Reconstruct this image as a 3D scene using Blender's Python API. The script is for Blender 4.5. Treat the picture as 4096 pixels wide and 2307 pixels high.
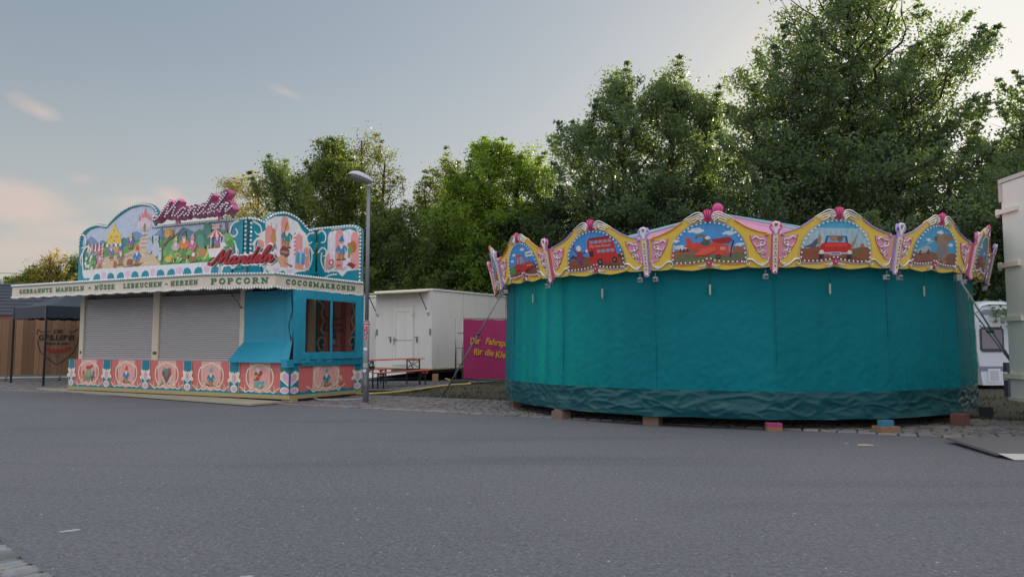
import bpy, math, random
import numpy as np
from mathutils import Vector, noise, Matrix
sc = bpy.context.scene
for o in list(bpy.data.objects): bpy.data.objects.remove(o)
R = math.radians
# ---------------------------------------------------------------- camera
F = 2950.0; EYE = 1.5; PITCH = math.atan((1370-1153.5)/F)
cd = bpy.data.cameras.new('camera'); cam = bpy.data.objects.new('camera', cd)
sc.collection.objects.link(cam); sc.camera = cam
cd.sensor_width = 36; cd.lens = 36*F/4096; cd.clip_end = 3000; cd.clip_start = .1
cam.location = (0, 0, EYE); cam.rotation_euler = (R(90)+PITCH, 0, 0)
# ---------------------------------------------------------------- sky + sun
SUN_AZ, SUN_EL = R(37), R(11)          # azimuth clockwise from +Y
w = bpy.data.worlds.new('World'); sc.world = w; w.use_nodes = True
nt = w.node_tree; nt.nodes.clear()
def N(t, kind, **kw):
    n = t.nodes.new(kind)
    for k, v in kw.items():
        if k.startswith('i_'):
            k = k[2:]; n.inputs[int(k) if k.isdigit() else k].default_value = v
        else: setattr(n, k, v)
    return n
def M(t, op, a, b=None, c=None, clamp=False):
    n = t.nodes.new('ShaderNodeMath'); n.operation = op; n.use_clamp = clamp
    for i, v in enumerate((a, b, c)):
        if v is None: continue
        if isinstance(v, (int, float)): n.inputs[i].default_value = v
        else: t.links.new(v, n.inputs[i])
    return n.outputs[0]
def mixc(t, f, a, b, mode='MIX'):
    n = t.nodes.new('ShaderNodeMix'); n.data_type = 'RGBA'; n.blend_type = mode
    for s, v in ((n.inputs[0], f), (n.inputs[6], a), (n.inputs[7], b)):
        if isinstance(v, (int, float, tuple)): s.default_value = v
        else: t.links.new(v, s)
    return n.outputs[2]
sky = N(nt, 'ShaderNodeTexSky', sky_type='NISHITA', sun_disc=False, sun_elevation=SUN_EL, sun_rotation=SUN_AZ,
        air_density=1.2, dust_density=2.2, ozone_density=1.2, altitude=100)
gm = N(nt, 'ShaderNodeGamma', i_Gamma=.50); nt.links.new(sky.outputs[0], gm.inputs[0])
hs = N(nt, 'ShaderNodeHueSaturation', i_Saturation=1.0, i_Value=1.22)
nt.links.new(gm.outputs[0], hs.inputs['Color'])
tc = N(nt, 'ShaderNodeTexCoord'); sp = N(nt, 'ShaderNodeSeparateXYZ'); nt.links.new(tc.outputs['Generated'], sp.inputs[0])
az = M(nt, 'ARCTAN2', sp.outputs[0], sp.outputs[1]); el = M(nt, 'ARCSINE', sp.outputs[2])
nz = N(nt, 'ShaderNodeTexNoise', i_Scale=9.0, i_Detail=6.0, i_Roughness=.55)
mp = N(nt, 'ShaderNodeMapping'); mp.inputs['Scale'].default_value = (1, 1, 1.9)
nt.links.new(tc.outputs['Generated'], mp.inputs[0]); nt.links.new(mp.outputs[0], nz.inputs['Vector'])
nzv = M(nt, 'SUBTRACT', nz.outputs[0], .5)
cloud = None
#  az deg, el deg, half width, half height, tilt, strength
for a0, e0, ha, he, tl, stg in [(-33.0, 14.9, 1.9, .75, -.30, .9), (-17.5, 18.3, 1.3, .42, -.28, .5), (-34.5, 9.3, 4.2, 1.7, -.08, .9),
        (-30.5, 10.9, 1.6, .6, 0, .5), (-27.0, 9.8, 3.6, .9, .1, .55), (-25.2, 10.3, 1.7, .9, -.35, 1.0), (-29.5, 7.4, 5.5, 1.0, .05, .6),
        (-34, 5.8, 6.0, 1.6, 0, .5), (18.5, 22.0, 1.0, .35, .5, .4), (20.5, 17.5, 3.0, .8, .1, .4), (-16, 11.0, 1.6, .5, 0, .3), (-40, 22, 5, 5, .2, .25), (-60, 20, 12, 4, 0, .6), (60, 25, 14, 3, .1, .6), (-100, 25, 20, 5, 0, .6), (150, 20, 25, 5, 0, .7)]:
    du = M(nt, 'SUBTRACT', az, R(a0)); dv = M(nt, 'SUBTRACT', el, R(e0))
    dv = M(nt, 'SUBTRACT', dv, M(nt, 'MULTIPLY', du, tl))
    q = M(nt, 'ADD', M(nt, 'POWER', M(nt, 'DIVIDE', du, R(ha)), 2), M(nt, 'POWER', M(nt, 'DIVIDE', dv, R(he)), 2))
    q = M(nt, 'SUBTRACT', 1.0, M(nt, 'SQRT', q)); q = M(nt, 'MULTIPLY_ADD', nzv, 2.2, q)
    q = M(nt, 'MULTIPLY', M(nt, 'SMOOTHSTEP', q, 0, 1) if False else M(nt, 'MULTIPLY', q, 1.25, clamp=True), stg, clamp=True)
    cloud = q if cloud is None else M(nt, 'MAXIMUM', cloud, q)
cl = M(nt, 'MULTIPLY', cloud, .8)
base = mixc(nt, 1.0, hs.outputs[0], (.955, 1.0, 1.06, 1), 'MULTIPLY')
hz_ = M(nt, 'POWER', M(nt, 'SUBTRACT', 1.0, M(nt, 'DIVIDE', M(nt, 'ABSOLUTE', el), R(22)), clamp=True), 1.4)
base = mixc(nt, M(nt, 'MULTIPLY', hz_, .75), base, (3.15, 2.92, 2.75, 1))
base = mixc(nt, .85, base, (4.35, 4.3, 4.15, 1), 'DARKEN')
lit = mixc(nt, 1.0, base, (1.22, 1.02, .96, 1), 'MULTIPLY')
lit = mixc(nt, .45, lit, (4.2, 3.15, 2.8, 1))
skyc = mixc(nt, cl, base, lit)
# bright cloud added out of view, overhead and behind the camera, as fill light
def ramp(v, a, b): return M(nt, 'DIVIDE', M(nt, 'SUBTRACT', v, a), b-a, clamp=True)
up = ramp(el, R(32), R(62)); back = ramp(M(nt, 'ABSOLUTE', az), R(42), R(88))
sky_fill = M(nt, 'MAXIMUM', up, M(nt, 'MULTIPLY', back, ramp(el, R(-2), R(14))))
sky_fill = M(nt, 'MULTIPLY', sky_fill, M(nt, 'MULTIPLY_ADD', nzv, 1.2, .9), clamp=True)
skyc = mixc(nt, sky_fill, skyc, (5.6, 5.75, 6.2, 1))
bg = N(nt, 'ShaderNodeBackground', i_Strength=.11); out = N(nt, 'ShaderNodeOutputWorld')
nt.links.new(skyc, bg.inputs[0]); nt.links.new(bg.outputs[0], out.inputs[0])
sd = bpy.data.lights.new('sun', 'SUN'); sd.energy = 4.8; sd.angle = R(.5); sd.color = (1, .87, .64)
so = bpy.data.objects.new('sun', sd); sc.collection.objects.link(so)
sdir = Vector((math.sin(SUN_AZ)*math.cos(SUN_EL), math.cos(SUN_AZ)*math.cos(SUN_EL), math.sin(SUN_EL)))
so.rotation_euler = sdir.to_track_quat('Z', 'Y').to_euler()
sc.view_settings.view_transform = 'Standard'; sc.view_settings.look = 'None'
sc.view_settings.exposure = 0.9; sc.view_settings.gamma = 1
sc.render.engine = 'CYCLES'
# ---------------------------------------------------------------- helpers
rnd = random.Random(7); rng = np.random.default_rng(7)
GAIN = .72
def lin(c): c /= 255.; return c/12.92 if c <= .04045 else ((c+.055)/1.055)**2.4
def D(r, g, b): return tuple(min(.86, lin(v)/GAIN) for v in (r, g, b))
WHITE = D(205, 204, 200); CREAM = D(200, 192, 178); TEAL = D(0, 118, 140); PINK = D(205, 128, 128); LILAC = D(190, 160, 180)
RED = D(190, 40, 40); CORAL = D(196, 84, 88); GREEN = D(0, 90, 62); STEEL = (.5, .5, .5); DARK = D(30, 30, 34)
def tag(o, label=None, cat=None, group=None, kind=None):
    for k, v in (('label', label), ('category', cat), ('group', group), ('kind', kind)):
        if v: o[k] = v
    return o
def empty(name, loc, rz=0, label=None, cat=None, group=None):
    o = bpy.data.objects.new(name, None); sc.collection.objects.link(o)
    o.location = loc; o.rotation_euler = (0, 0, rz); o.empty_display_size = .2
    return tag(o, label, cat, group)
def copy_tree(o, parent=None):
    c = o.copy(); sc.collection.objects.link(c); c.parent = parent
    for ch in list(o.children): copy_tree(ch, c)
    return c
def material(name, rough=.5, metal=0, var=.06, vscale=3., bump=0, bscale=40., spec=.4, coat=0, trans=0, dirt=0, stretch=(1, 1, 1), sheen=0):
    m = bpy.data.materials.new(name); m.use_nodes = True; t = m.node_tree; p = t.nodes['Principled BSDF']
    at = N(t, 'ShaderNodeAttribute', attribute_name='Col'); tcn = N(t, 'ShaderNodeTexCoord')
    n1 = N(t, 'ShaderNodeTexNoise', i_Scale=vscale, i_Detail=5.0, i_Roughness=.6); t.links.new(tcn.outputs['Object'], n1.inputs['Vector'])
    f = M(t, 'MULTIPLY_ADD', n1.outputs[0], 2*var, 1-var)
    cmb = N(t, 'ShaderNodeCombineXYZ')
    for i in range(3): t.links.new(f, cmb.inputs[i])
    col = mixc(t, 1.0, at.outputs['Color'], cmb.outputs[0], 'MULTIPLY')
    if dirt:
        n3 = N(t, 'ShaderNodeTexNoise', i_Scale=1.3, i_Detail=8.0, i_Roughness=.7); mpp = N(t, 'ShaderNodeMapping'); mpp.inputs['Scale'].default_value = (3, 3, .6)
        t.links.new(tcn.outputs['Object'], mpp.inputs[0]); t.links.new(mpp.outputs[0], n3.inputs['Vector'])
        g = M(t, 'MULTIPLY', M(t, 'SUBTRACT', n3.outputs[0], .48), 3.0, clamp=True)
        col = mixc(t, M(t, 'MULTIPLY', g, dirt), col, (.16, .13, .09, 1))
    t.links.new(col, p.inputs['Base Color'])
    p.inputs['Roughness'].default_value = rough; p.inputs['Metallic'].default_value = metal
    p.inputs['Specular IOR Level'].default_value = spec; p.inputs['Coat Weight'].default_value = coat; p.inputs['Coat Roughness'].default_value = .15
    if bump:
        n2 = N(t, 'ShaderNodeTexNoise', i_Scale=bscale, i_Detail=4.0, i_Roughness=.6); mpb = N(t, 'ShaderNodeMapping'); mpb.inputs['Scale'].default_value = stretch
        t.links.new(tcn.outputs['Object'], mpb.inputs[0]); t.links.new(mpb.outputs[0], n2.inputs['Vector'])
        b = N(t, 'ShaderNodeBump', i_Strength=bump, i_Distance=.05); t.links.new(n2.outputs[0], b.inputs['Height']); t.links.new(b.outputs[0], p.inputs['Normal'])
    if trans:
        tr = N(t, 'ShaderNodeBsdfTranslucent'); t.links.new(col, tr.inputs[0]); mx = N(t, 'ShaderNodeMixShader', i_0=trans)
        t.links.new(p.outputs[0], mx.inputs[1]); t.links.new(tr.outputs[0], mx.inputs[2])
        t.links.new(mx.outputs[0], t.nodes['Material Output'].inputs[0])
    return m
PAINT = material('gloss_paint', .38, var=.05, coat=.15, dirt=.10)
MATTE = material('matte_paint', .75, var=.08)
PANEL = material('white_panel_paint', .45, var=.04, vscale=.9, dirt=.16, bump=.04, bscale=2.5)
ART = material('hand_painted_picture', .42, var=.24, vscale=11, coat=.15, dirt=.12)
METAL = material('bare_metal', .38, 1, var=.1)
SILVER = material('silver_paint', .3, .75, var=.12, vscale=14)
PLASTIC = material('plastic', .35, var=.04)
BULB = material('bulb_glass', .12, var=.03, spec=.7, coat=.5)
WOOD = material('wood', .75, var=.22, vscale=9, bump=.2, bscale=30, stretch=(1, 1, 8))
FABRIC = material('tarp_fabric', .55, var=.08, vscale=1.4, bump=.16, bscale=5, stretch=(1, 1, .5), spec=.35)
STONE = material('stone', .8, var=.2, vscale=12, bump=.3, bscale=30)
CONCRETE = material('concrete', .9, var=.15, vscale=8, bump=.2)
class MB:
    def __init__(s): s.v = []; s.f = []; s.c = []; s.sm = []; s.T = None
    def add(s, vs, fs, col, smooth=False):
        b = len(s.v)
        if s.T is not None: vs = [s.T(v) for v in vs]
        s.v += [tuple(v) for v in vs]
        for i, f in enumerate(fs):
            s.f.append(tuple(b+j for j in f)); s.c.append(col[i] if isinstance(col, list) else col); s.sm.append(smooth)
        return s
    def box(s, x0, x1, y0, y1, z0, z1, col):
        v = [(x0, y0, z0), (x1, y0, z0), (x1, y1, z0), (x0, y1, z0), (x0, y0, z1), (x1, y0, z1), (x1, y1, z1), (x0, y1, z1)]
        return s.add(v, [(0, 3, 2, 1), (4, 5, 6, 7), (0, 1, 5, 4), (1, 2, 6, 5), (2, 3, 7, 6), (3, 0, 4, 7)], col)
    def rbox(s, x0, x1, y0, y1, z0, z1, col, b=.02):   # bevelled vertical + top edges
        pts = [(x0+b, y0), (x1-b, y0), (x1, y0+b), (x1, y1-b), (x1-b, y1), (x0+b, y1), (x0, y1-b), (x0, y0+b)]
        n = 8; cx, cy = (x0+x1)/2, (y0+y1)/2
        def sh(p): return (p[0]+(b if p[0] < cx else -b), p[1]+(b if p[1] < cy else -b))
        v = [(*p, z0) for p in pts]+[(*p, z1-b) for p in pts]+[(*sh(p), z1) for p in pts]
        f = [tuple(range(n))[::-1], tuple(range(2*n, 3*n))]
        for k in range(2):
            for i in range(n): j = (i+1) % n; f.append((k*n+i, k*n+j, k*n+n+j, k*n+n+i))
        return s.add(v, f, col)
    def bar(s, a, b, wd, th, col, up=(0, 0, 1)):
        a = Vector(a); b = Vector(b); d = (b-a).normalized(); sd = d.cross(Vector(up))
        if sd.length < 1e-4: sd = d.cross(Vector((1, 0, 0)))
        sd.normalize(); u = sd.cross(d); v = []
        for p in (a, b):
            for i, j in ((-1, -1), (1, -1), (1, 1), (-1, 1)): v.append(p+sd*wd/2*i+u*th/2*j)
        return s.add(v, [(0, 3, 2, 1), (4, 5, 6, 7), (0, 1, 5, 4), (1, 2, 6, 5), (2, 3, 7, 6), (3, 0, 4, 7)], col)
    def tube(s, pts, r, col, n=8, flat=None, cap=True):
        pts = [Vector(p) for p in pts]; m = len(pts); rs = r if isinstance(r, (list, tuple)) else [r]*m
        v = []; prev = None
        for i, p in enumerate(pts):
            d = (pts[min(i+1, m-1)]-pts[max(i-1, 0)])
            d = d.normalized() if d.length > 1e-9 else Vector((0, 0, 1))
            if prev is None:
                a = d.cross(Vector((0, 0, 1)) if abs(d.z) < .9 else Vector((1, 0, 0)))
            else: a = prev-d*prev.dot(d)
            a.normalize(); prev = a; b = d.cross(a)
            for k in range(n):
                t = 2*math.pi*k/n; v.append(p+a*math.cos(t)*rs[i]+b*math.sin(t)*rs[i])
        if flat:
            fn, fo, fk = flat   # squash along normal fn about plane through fo
            v = [q-fn*((q-fo).dot(fn))*(1-fk) for q in v]
        f = [(i*n+k, i*n+(k+1) % n, (i+1)*n+(k+1) % n, (i+1)*n+k) for i in range(m-1) for k in range(n)]
        s.add(v, f, col, True)
        if cap:
            b = len(s.v)-m*n
            s.f += [tuple(b+k for k in range(n))[::-1], tuple(b+(m-1)*n+k for k in range(n))]; s.c += [col, col]; s.sm += [False, False]
        return s
    def ball(s, c, r, col, nu=8, nv=5, sc3=(1, 1, 1)):
        v = [(c[0], c[1], c[2]-r*sc3[2])]; f = []
        for i in range(1, nv):
            p = math.pi*i/nv
            for k in range(nu):
                t = 2*math.pi*k/nu; v.append((c[0]+r*sc3[0]*math.sin(p)*math.cos(t), c[1]+r*sc3[1]*math.sin(p)*math.sin(t), c[2]-r*sc3[2]*math.cos(p)))
        v.append((c[0], c[1], c[2]+r*sc3[2])); L = len(v)-1
        for k in range(nu):
            f.append((0, 1+(k+1) % nu, 1+k)); f.append((L, L-nu+k, L-nu+(k+1) % nu))
        for i in range(nv-2):
            for k in range(nu): a = 1+i*nu; f.append((a+k, a+(k+1) % nu, a+nu+(k+1) % nu, a+nu+k))
        return s.add(v, f, col, True)
    def lathe(s, c, prof, col, n=16):   # prof [(r,z)]
        v = [(c[0]+r*math.cos(2*math.pi*k/n), c[1]+r*math.sin(2*math.pi*k/n), c[2]+z) for r, z in prof for k in range(n)]
        f = [(i*n+k, i*n+(k+1) % n, (i+1)*n+(k+1) % n, (i+1)*n+k) for i in range(len(prof)-1) for k in range(n)]
        f.append(tuple(range(n))[::-1]); f.append(tuple(range((len(prof)-1)*n, len(prof)*n)))
        return s.add(v, f, col, True)
    def slab(s, fr, pts, d0, d1, col, edge=None):   # extrude outline in frame fr from depth d0 (back) to d1 (front)
        n = len(pts); v = [fr(x, z, d0) for x, z in pts]+[fr(x, z, d1) for x, z in pts]
        if area(pts) > 0: ff = [tuple(range(n))[::-1], tuple(range(n, 2*n))]; sd = [(i, (i+1) % n, n+(i+1) % n, n+i) for i in range(n)]
        else: ff = [tuple(range(n)), tuple(range(n, 2*n))[::-1]]; sd = [(i, n+i, n+(i+1) % n, (i+1) % n) for i in range(n)]
        return s.add(v, ff+sd, [col]*2+[edge or col]*n)
    def build(s, name, mat, parent=None, label=None, cat=None, group=None, kind=None, loc=None):
        me = bpy.data.meshes.new(name); me.from_pydata([tuple(v) for v in s.v], [], s.f); me.materials.append(mat)
        ca = me.color_attributes.new('Col', 'FLOAT_COLOR', 'CORNER')
        cols = np.ones((len(me.loops), 4), 'f'); ls = np.array([len(f) for f in s.f]); cols[:, :3] = np.repeat(np.array([c[:3] for c in s.c], 'f'), ls, axis=0)
        ca.data.foreach_set('color', cols.ravel()); me.polygons.foreach_set('use_smooth', s.sm)
        o = bpy.data.objects.new(name, me); sc.collection.objects.link(o); o.parent = parent
        if loc: o.location = loc
        return tag(o, label, cat, group, kind)
def bulb_objs(pts, r_, par, col=None, nu=8, nv=6):    # countable lamps, one object each, sharing a mesh
    mb = MB(); mb.ball((0, 0, 0), r_, col or D(212, 210, 202), nu, nv); o = mb.build('bulb', BULB, par); first_ = True
    for q in pts:
        c = o if first_ else o.copy()
        if not first_: sc.collection.objects.link(c)
        first_ = False; c.location = tuple(q); c.parent = par
def area(p): return sum(p[i][0]*p[(i+1) % len(p)][1]-p[(i+1) % len(p)][0]*p[i][1] for i in range(len(p)))/2
def cat(pts, k=5, closed=False):
    P = [Vector(p) for p in pts]; n = len(P); o = []
    for i in range(n if closed else n-1):
        g = (lambda j: P[j % n]) if closed else (lambda j: P[max(0, min(n-1, j))])
        a, b, c, d = g(i-1), g(i), g(i+1), g(i+2)
        for q in range(k):
            t = q/k; o.append(.5*((2*b)+(c-a)*t+(2*a-5*b+4*c-d)*t*t+(3*b-a-3*c+d)*t**3))
    if not closed: o.append(P[-1])
    return [tuple(p) for p in o]
def frame(o, sx, n, sz=(0, 0, 1)):
    o = Vector(o); sx = Vector(sx).normalized(); n = Vector(n).normalized(); sz = Vector(sz).normalized()
    return lambda s, z, d=0: o+sx*s+sz*z+n*d
def resample(pts, step):
    P = [Vector(p) for p in pts]; o = [P[0]]; acc = 0
    for a, b in zip(P[:-1], P[1:]):
        L = (b-a).length
        if L < 1e-9: continue
        t = step-acc
        while t <= L: o.append(a+(b-a)*(t/L)); t += step
        acc = L-(t-step)
    return o
class Art(MB):       # flat painted picture: layered polygons on a board face
    LAY = .0002
    def __init__(s, fr, base=.003): super().__init__(); s.fr = fr; s.k = base
    def poly(s, pts, col, lay=None):
        s.k += s.LAY*.5; d = s.k
        v = [s.fr(x, z, d) for x, z in pts]; f = tuple(range(len(pts)))
        return s.add(v, [f if area(pts) > 0 else f[::-1]], col)
    def rect(s, x0, x1, z0, z1, col): return s.poly([(x0, z0), (x1, z0), (x1, z1), (x0, z1)], col)
    def ell(s, x, z, a, b, col, rot=0, n=14):
        c, q = math.cos(rot), math.sin(rot); p = []
        for i in range(n):
            t = 2*math.pi*i/n; u, v = a*math.cos(t), b*math.sin(t); p.append((x+u*c-v*q, z+u*q+v*c))
        return s.poly(p, col)
    def stroke(s, pts, w, col, smooth=4, w1=None, dep=0, drift=.00001):
        if smooth: pts = cat(pts, smooth)
        P = [Vector(p[:2]) for p in pts]; n = len(P); w1 = w if w1 is None else w1; s.k += s.LAY*.5
        L = []; Rr = []
        for i, p in enumerate(P):
            d = P[min(i+1, n-1)]-P[max(i-1, 0)]
            d = d.normalized() if d.length > 1e-9 else Vector((1, 0))
            q = Vector((-d.y, d.x)); ww = (w+(w1-w)*i/max(1, n-1))/2; L.append(p+q*ww); Rr.append(p-q*ww)
        D0 = s.k+dep; v = []
        for i in range(n):
            dd = D0+drift*i; v += [s.fr(L[i].x, L[i].y, dd), s.fr(Rr[i].x, Rr[i].y, dd)]
        f = [(2*i, 2*i+1, 2*i+3, 2*i+2) for i in range(n-1)]
        s.add(v, f, col)
        if dep:
            v = []
            for i in range(n):
                dd = D0+drift*i; v += [s.fr(L[i].x, L[i].y, dd), s.fr(L[i].x, L[i].y, s.k), s.fr(Rr[i].x, Rr[i].y, dd), s.fr(Rr[i].x, Rr[i].y, s.k)]
            f = []
            for i in range(n-1): a = 4*i; f += [(a, a+4, a+5, a+1), (a+2, a+3, a+7, a+6), (a+1, a+5, a+7, a+3)]
            f += [(0, 1, 3, 2), (4*n-4, 4*n-2, 4*n-1, 4*n-3)]
            s.add(v, f, s.side if hasattr(s, 'side') else col)
        return s
    def scroll(s, x, z, r, a0, turns, w, col, flip=1, tail=None):
        p = []; n = 14
        for i in range(n+1):
            t = i/n; a = a0+flip*turns*2*math.pi*t; rr = r*(1-.75*t); p.append((x+rr*math.cos(a), z+rr*math.sin(a)))
        if tail: p = list(tail)+p
        s.stroke(p, w, col, 2, w*.6); s.ell(p[-1][0], p[-1][1], w*.7, w*.7, col, n=8); return s
# slab-serif stroke font ------------------------------------------------
def arc(cx, cz, rx, rz, a0, a1, n=9): return [(cx+rx*math.cos(R(a0+(a1-a0)*i/n)), cz+rz*math.sin(R(a0+(a1-a0)*i/n))) for i in range(n+1)]
T_, t_ = .23, .12
GL = {
 'G': (.8, [(arc(.42, .5, .30, .43, 40, 320), T_*.8), ([(.45, .42), (.78, .42)], t_), ([(.7, .42), (.7, .08)], T_*.7)]),
 'C': (.75, [(arc(.42, .5, .30, .43, 45, 315), T_*.85), ([(.66, .62), (.66, .95)], t_*.8)]),
 'O': (.8, [(arc(.4, .5, .29, .42, 0, 360, 14), T_*.85)]),
 'E': (.72, [([(.2, .03), (.2, .97)], T_), ([(.02, .06), (.68, .06)], t_), ([(.02, .94), (.68, .94)], t_), ([(.2, .5), (.5, .5)], t_), ([(.64, .0), (.64, .3)], t_), ([(.64, .7), (.64, 1)], t_), ([(.5, .38), (.5, .62)], t_*.8)]),
 'B': (.75, [([(.2, .03), (.2, .97)], T_), (arc(.35, .74, .24, .2, 90, -90), T_*.75), (arc(.35, .28, .28, .23, 90, -90), T_*.75), ([(.02, .06), (.4, .06)], t_), ([(.02, .94), (.4, .94)], t_), ([(.2, .5), (.4, .5)], t_)]),
 'R': (.82, [([(.2, .03), (.2, .97)], T_), (arc(.38, .73, .24, .21, 90, -90), T_*.75), ([(.02, .06), (.38, .06)], t_), ([(.02, .94), (.4, .94)], t_), ([(.2, .5), (.4, .5)], t_), ([(.4, .5), (.66, .06), (.82, .06)], T_*.7)]),
 'P': (.78, [([(.2, .03), (.2, .97)], T_), (arc(.38, .72, .25, .22, 90, -90), T_*.75), ([(.02, .06), (.4, .06)], t_), ([(.02, .94), (.4, .94)], t_), ([(.2, .48), (.4, .48)], t_)]),
 'D': (.8, [([(.2, .03), (.2, .97)], T_), (arc(.36, .5, .3, .42, 90, -90), T_*.8), ([(.02, .06), (.38, .06)], t_), ([(.02, .94), (.38, .94)], t_)]),
 'A': (.85, [([(.14, .04), (.42, .97)], t_), ([(.42, .97), (.7, .04)], T_*.85), ([(.22, .34), (.62, .34)], t_), ([(.0, .05), (.3, .05)], t_), ([(.52, .05), (.86, .05)], t_)]),
 'N': (.85, [([(.17, .03), (.17, .97)], t_*1.2), ([(.17, .95), (.68, .05)], T_), ([(.68, .03), (.68, .97)], t_*1.2), ([(.0, .06), (.34, .06)], t_), ([(.0, .95), (.22, .95)], t_), ([(.52, .95), (.85, .95)], t_)]),
 'M': (1.0, [([(.17, .03), (.17, .97)], t_*1.3), ([(.17, .95), (.5, .15)], T_*.8), ([(.5, .15), (.8, .95)], t_), ([(.82, .03), (.82, .97)], T_), ([(.0, .06), (.34, .06)], t_), ([(.0, .95), (.22, .95)], t_), ([(.64, .06), (1, .06)], t_), ([(.8, .95), (1, .95)], t_)]),
 'T': (.78, [([(.38, .03), (.38, .97)], T_), ([(.2, .06), (.56, .06)], t_), ([(.02, .93), (.74, .93)], t_), ([(.06, .7), (.06, .98)], t_), ([(.7, .7), (.7, .98)], t_)]),
 'L': (.7, [([(.2, .03), (.2, .97)], T_), ([(.02, .06), (.66, .06)], t_), ([(.02, .94), (.4, .94)], t_), ([(.62, .0), (.62, .34)], t_)]),
 'U': (.85, [([(.2, .95), (.2, .35), (.25, .14), (.43, .06), (.6, .14), (.66, .35), (.66, .95)], T_*.8), ([(.02, .94), (.36, .94)], t_), ([(.52, .94), (.84, .94)], t_)]),
 'S': (.68, [([(.6, .76), (.5, .92), (.3, .94), (.13, .8), (.18, .6), (.45, .45), (.58, .25), (.48, .08), (.26, .05), (.1, .22)], T_*.85), ([(.62, .66), (.62, .96)], t_*.8), ([(.06, .04), (.06, .34)], t_*.8)]),
 'K': (.85, [([(.2, .03), (.2, .97)], T_), ([(.3, .4), (.66, .92)], t_), ([(.38, .55), (.7, .06)], T_*.8), ([(.02, .06), (.38, .06)], t_), ([(.02, .94), (.38, .94)], t_), ([(.52, .06), (.88, .06)], t_), ([(.52, .94), (.82, .94)], t_)]),
 'H': (.88, [([(.2, .03), (.2, .97)], T_), ([(.68, .03), (.68, .97)], T_), ([(.2, .5), (.68, .5)], t_), ([(.02, .06), (.38, .06)], t_), ([(.02, .94), (.38, .94)], t_), ([(.5, .06), (.86, .06)], t_), ([(.5, .94), (.86, .94)], t_)]),
 'Z': (.72, [([(.62, .94), (.1, .06)], T_*.9), ([(.06, .93), (.66, .93)], t_), ([(.06, .07), (.68, .07)], t_), ([(.08, .7), (.08, .98)], t_), ([(.64, .02), (.64, .3)], t_)]),
 '+': (.6, [([(.3, .2), (.3, .8)], t_), ([(.05, .5), (.55, .5)], t_)]), '-': (.4, [([(.08, .45), (.35, .45)], T_*.8)])}
GL['Y'] = (.85, GL['U'][1]+[(arc(.27, 1.13, .05, .05, 0, 360, 6), .08), (arc(.6, 1.13, .05, .05, 0, 360, 6), .08)])   # U with two dots
def word(art, txt, x0, x1, z0, h, col, z1=None, dep=.012):
    tot = sum(GL[c][0]+.18 if c != ' ' else .5 for c in txt)-.18; k = (x1-x0)/tot; x = x0; z1 = z0 if z1 is None else z1
    for c in txt:
        if c == ' ': x += .5*k; continue
        wd, st = GL[c]; zb = z0+(z1-z0)*(x-x0)/(x1-x0); art.k = .004
        for p, ww in st: art.stroke([(x+a*k, zb+b*h) for a, b in p], ww*min(k, h)*1.35, col, 0, dep=dep)
        x += (wd+.18)*k
def ftext(fr, txt, x, z, size, col, name, mat, parent, shear=0, depth=.004, rot=0, bold=0, align='LEFT', sx=1):
    cu = bpy.data.curves.new('t', 'FONT'); cu.body = txt; cu.size = size; cu.shear = shear; cu.extrude = 0; cu.offset = bold; cu.align_x = align
    o = bpy.data.objects.new('t', cu); sc.collection.objects.link(o)
    me0 = bpy.data.meshes.new_from_object(o.evaluated_get(bpy.context.evaluated_depsgraph_get()))
    mb = MB(); c, q = math.cos(rot), math.sin(rot)
    vs = [fr(x+(v.co.x*c*sx-v.co.y*q), z+v.co.x*q*sx+v.co.y*c, depth) for v in me0.vertices]
    mb.add(vs, [tuple(p.vertices) for p in me0.polygons], col)
    bpy.data.objects.remove(o); bpy.data.curves.remove(cu); bpy.data.meshes.remove(me0)
    return mb.build(name, mat, parent)
SCR = [[(-.5, .22), (-.42, .0), (-.2, .0), (.0, .3), (.2, .8), (.38, 1.2)], [(.38, 1.2), (.42, .6), (.48, .06)], [(.48, .06), (.75, .7), (.98, 1.2)], [(.98, 1.2), (1.0, .5), (1.06, .08), (1.22, .05), (1.42, .3)],
 [(1.86, .5), (1.66, .6), (1.47, .42), (1.42, .15), (1.58, .0), (1.78, .2), (1.9, .58)], [(1.9, .58), (1.86, .15), (1.98, .02), (2.15, .22)],
 [(2.15, .22), (2.3, .58), (2.31, .0)], [(2.31, .2), (2.48, .55), (2.65, .5), (2.66, .15), (2.76, .0), (2.92, .2)],
 [(3.34, .5), (3.14, .6), (2.96, .42), (2.92, .15), (3.08, 0), (3.28, .2), (3.42, .7), (3.5, 1.3)], [(3.5, 1.3), (3.38, .3), (3.46, .02), (3.62, .2)],
 [(3.62, .2), (3.85, .3), (3.98, .5), (3.88, .62), (3.72, .45), (3.7, .15), (3.85, .0), (4.08, .2)],
 [(4.08, .2), (4.35, .7), (4.5, 1.2), (4.4, 1.34), (4.26, 1.0), (4.2, .3), (4.3, .0), (4.5, .22)],
 [(4.5, .22), (4.65, .58), (4.66, 0)], [(4.66, .2), (4.83, .56), (5.0, .5), (5.01, .15), (5.12, 0), (5.38, .3)]]
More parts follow.
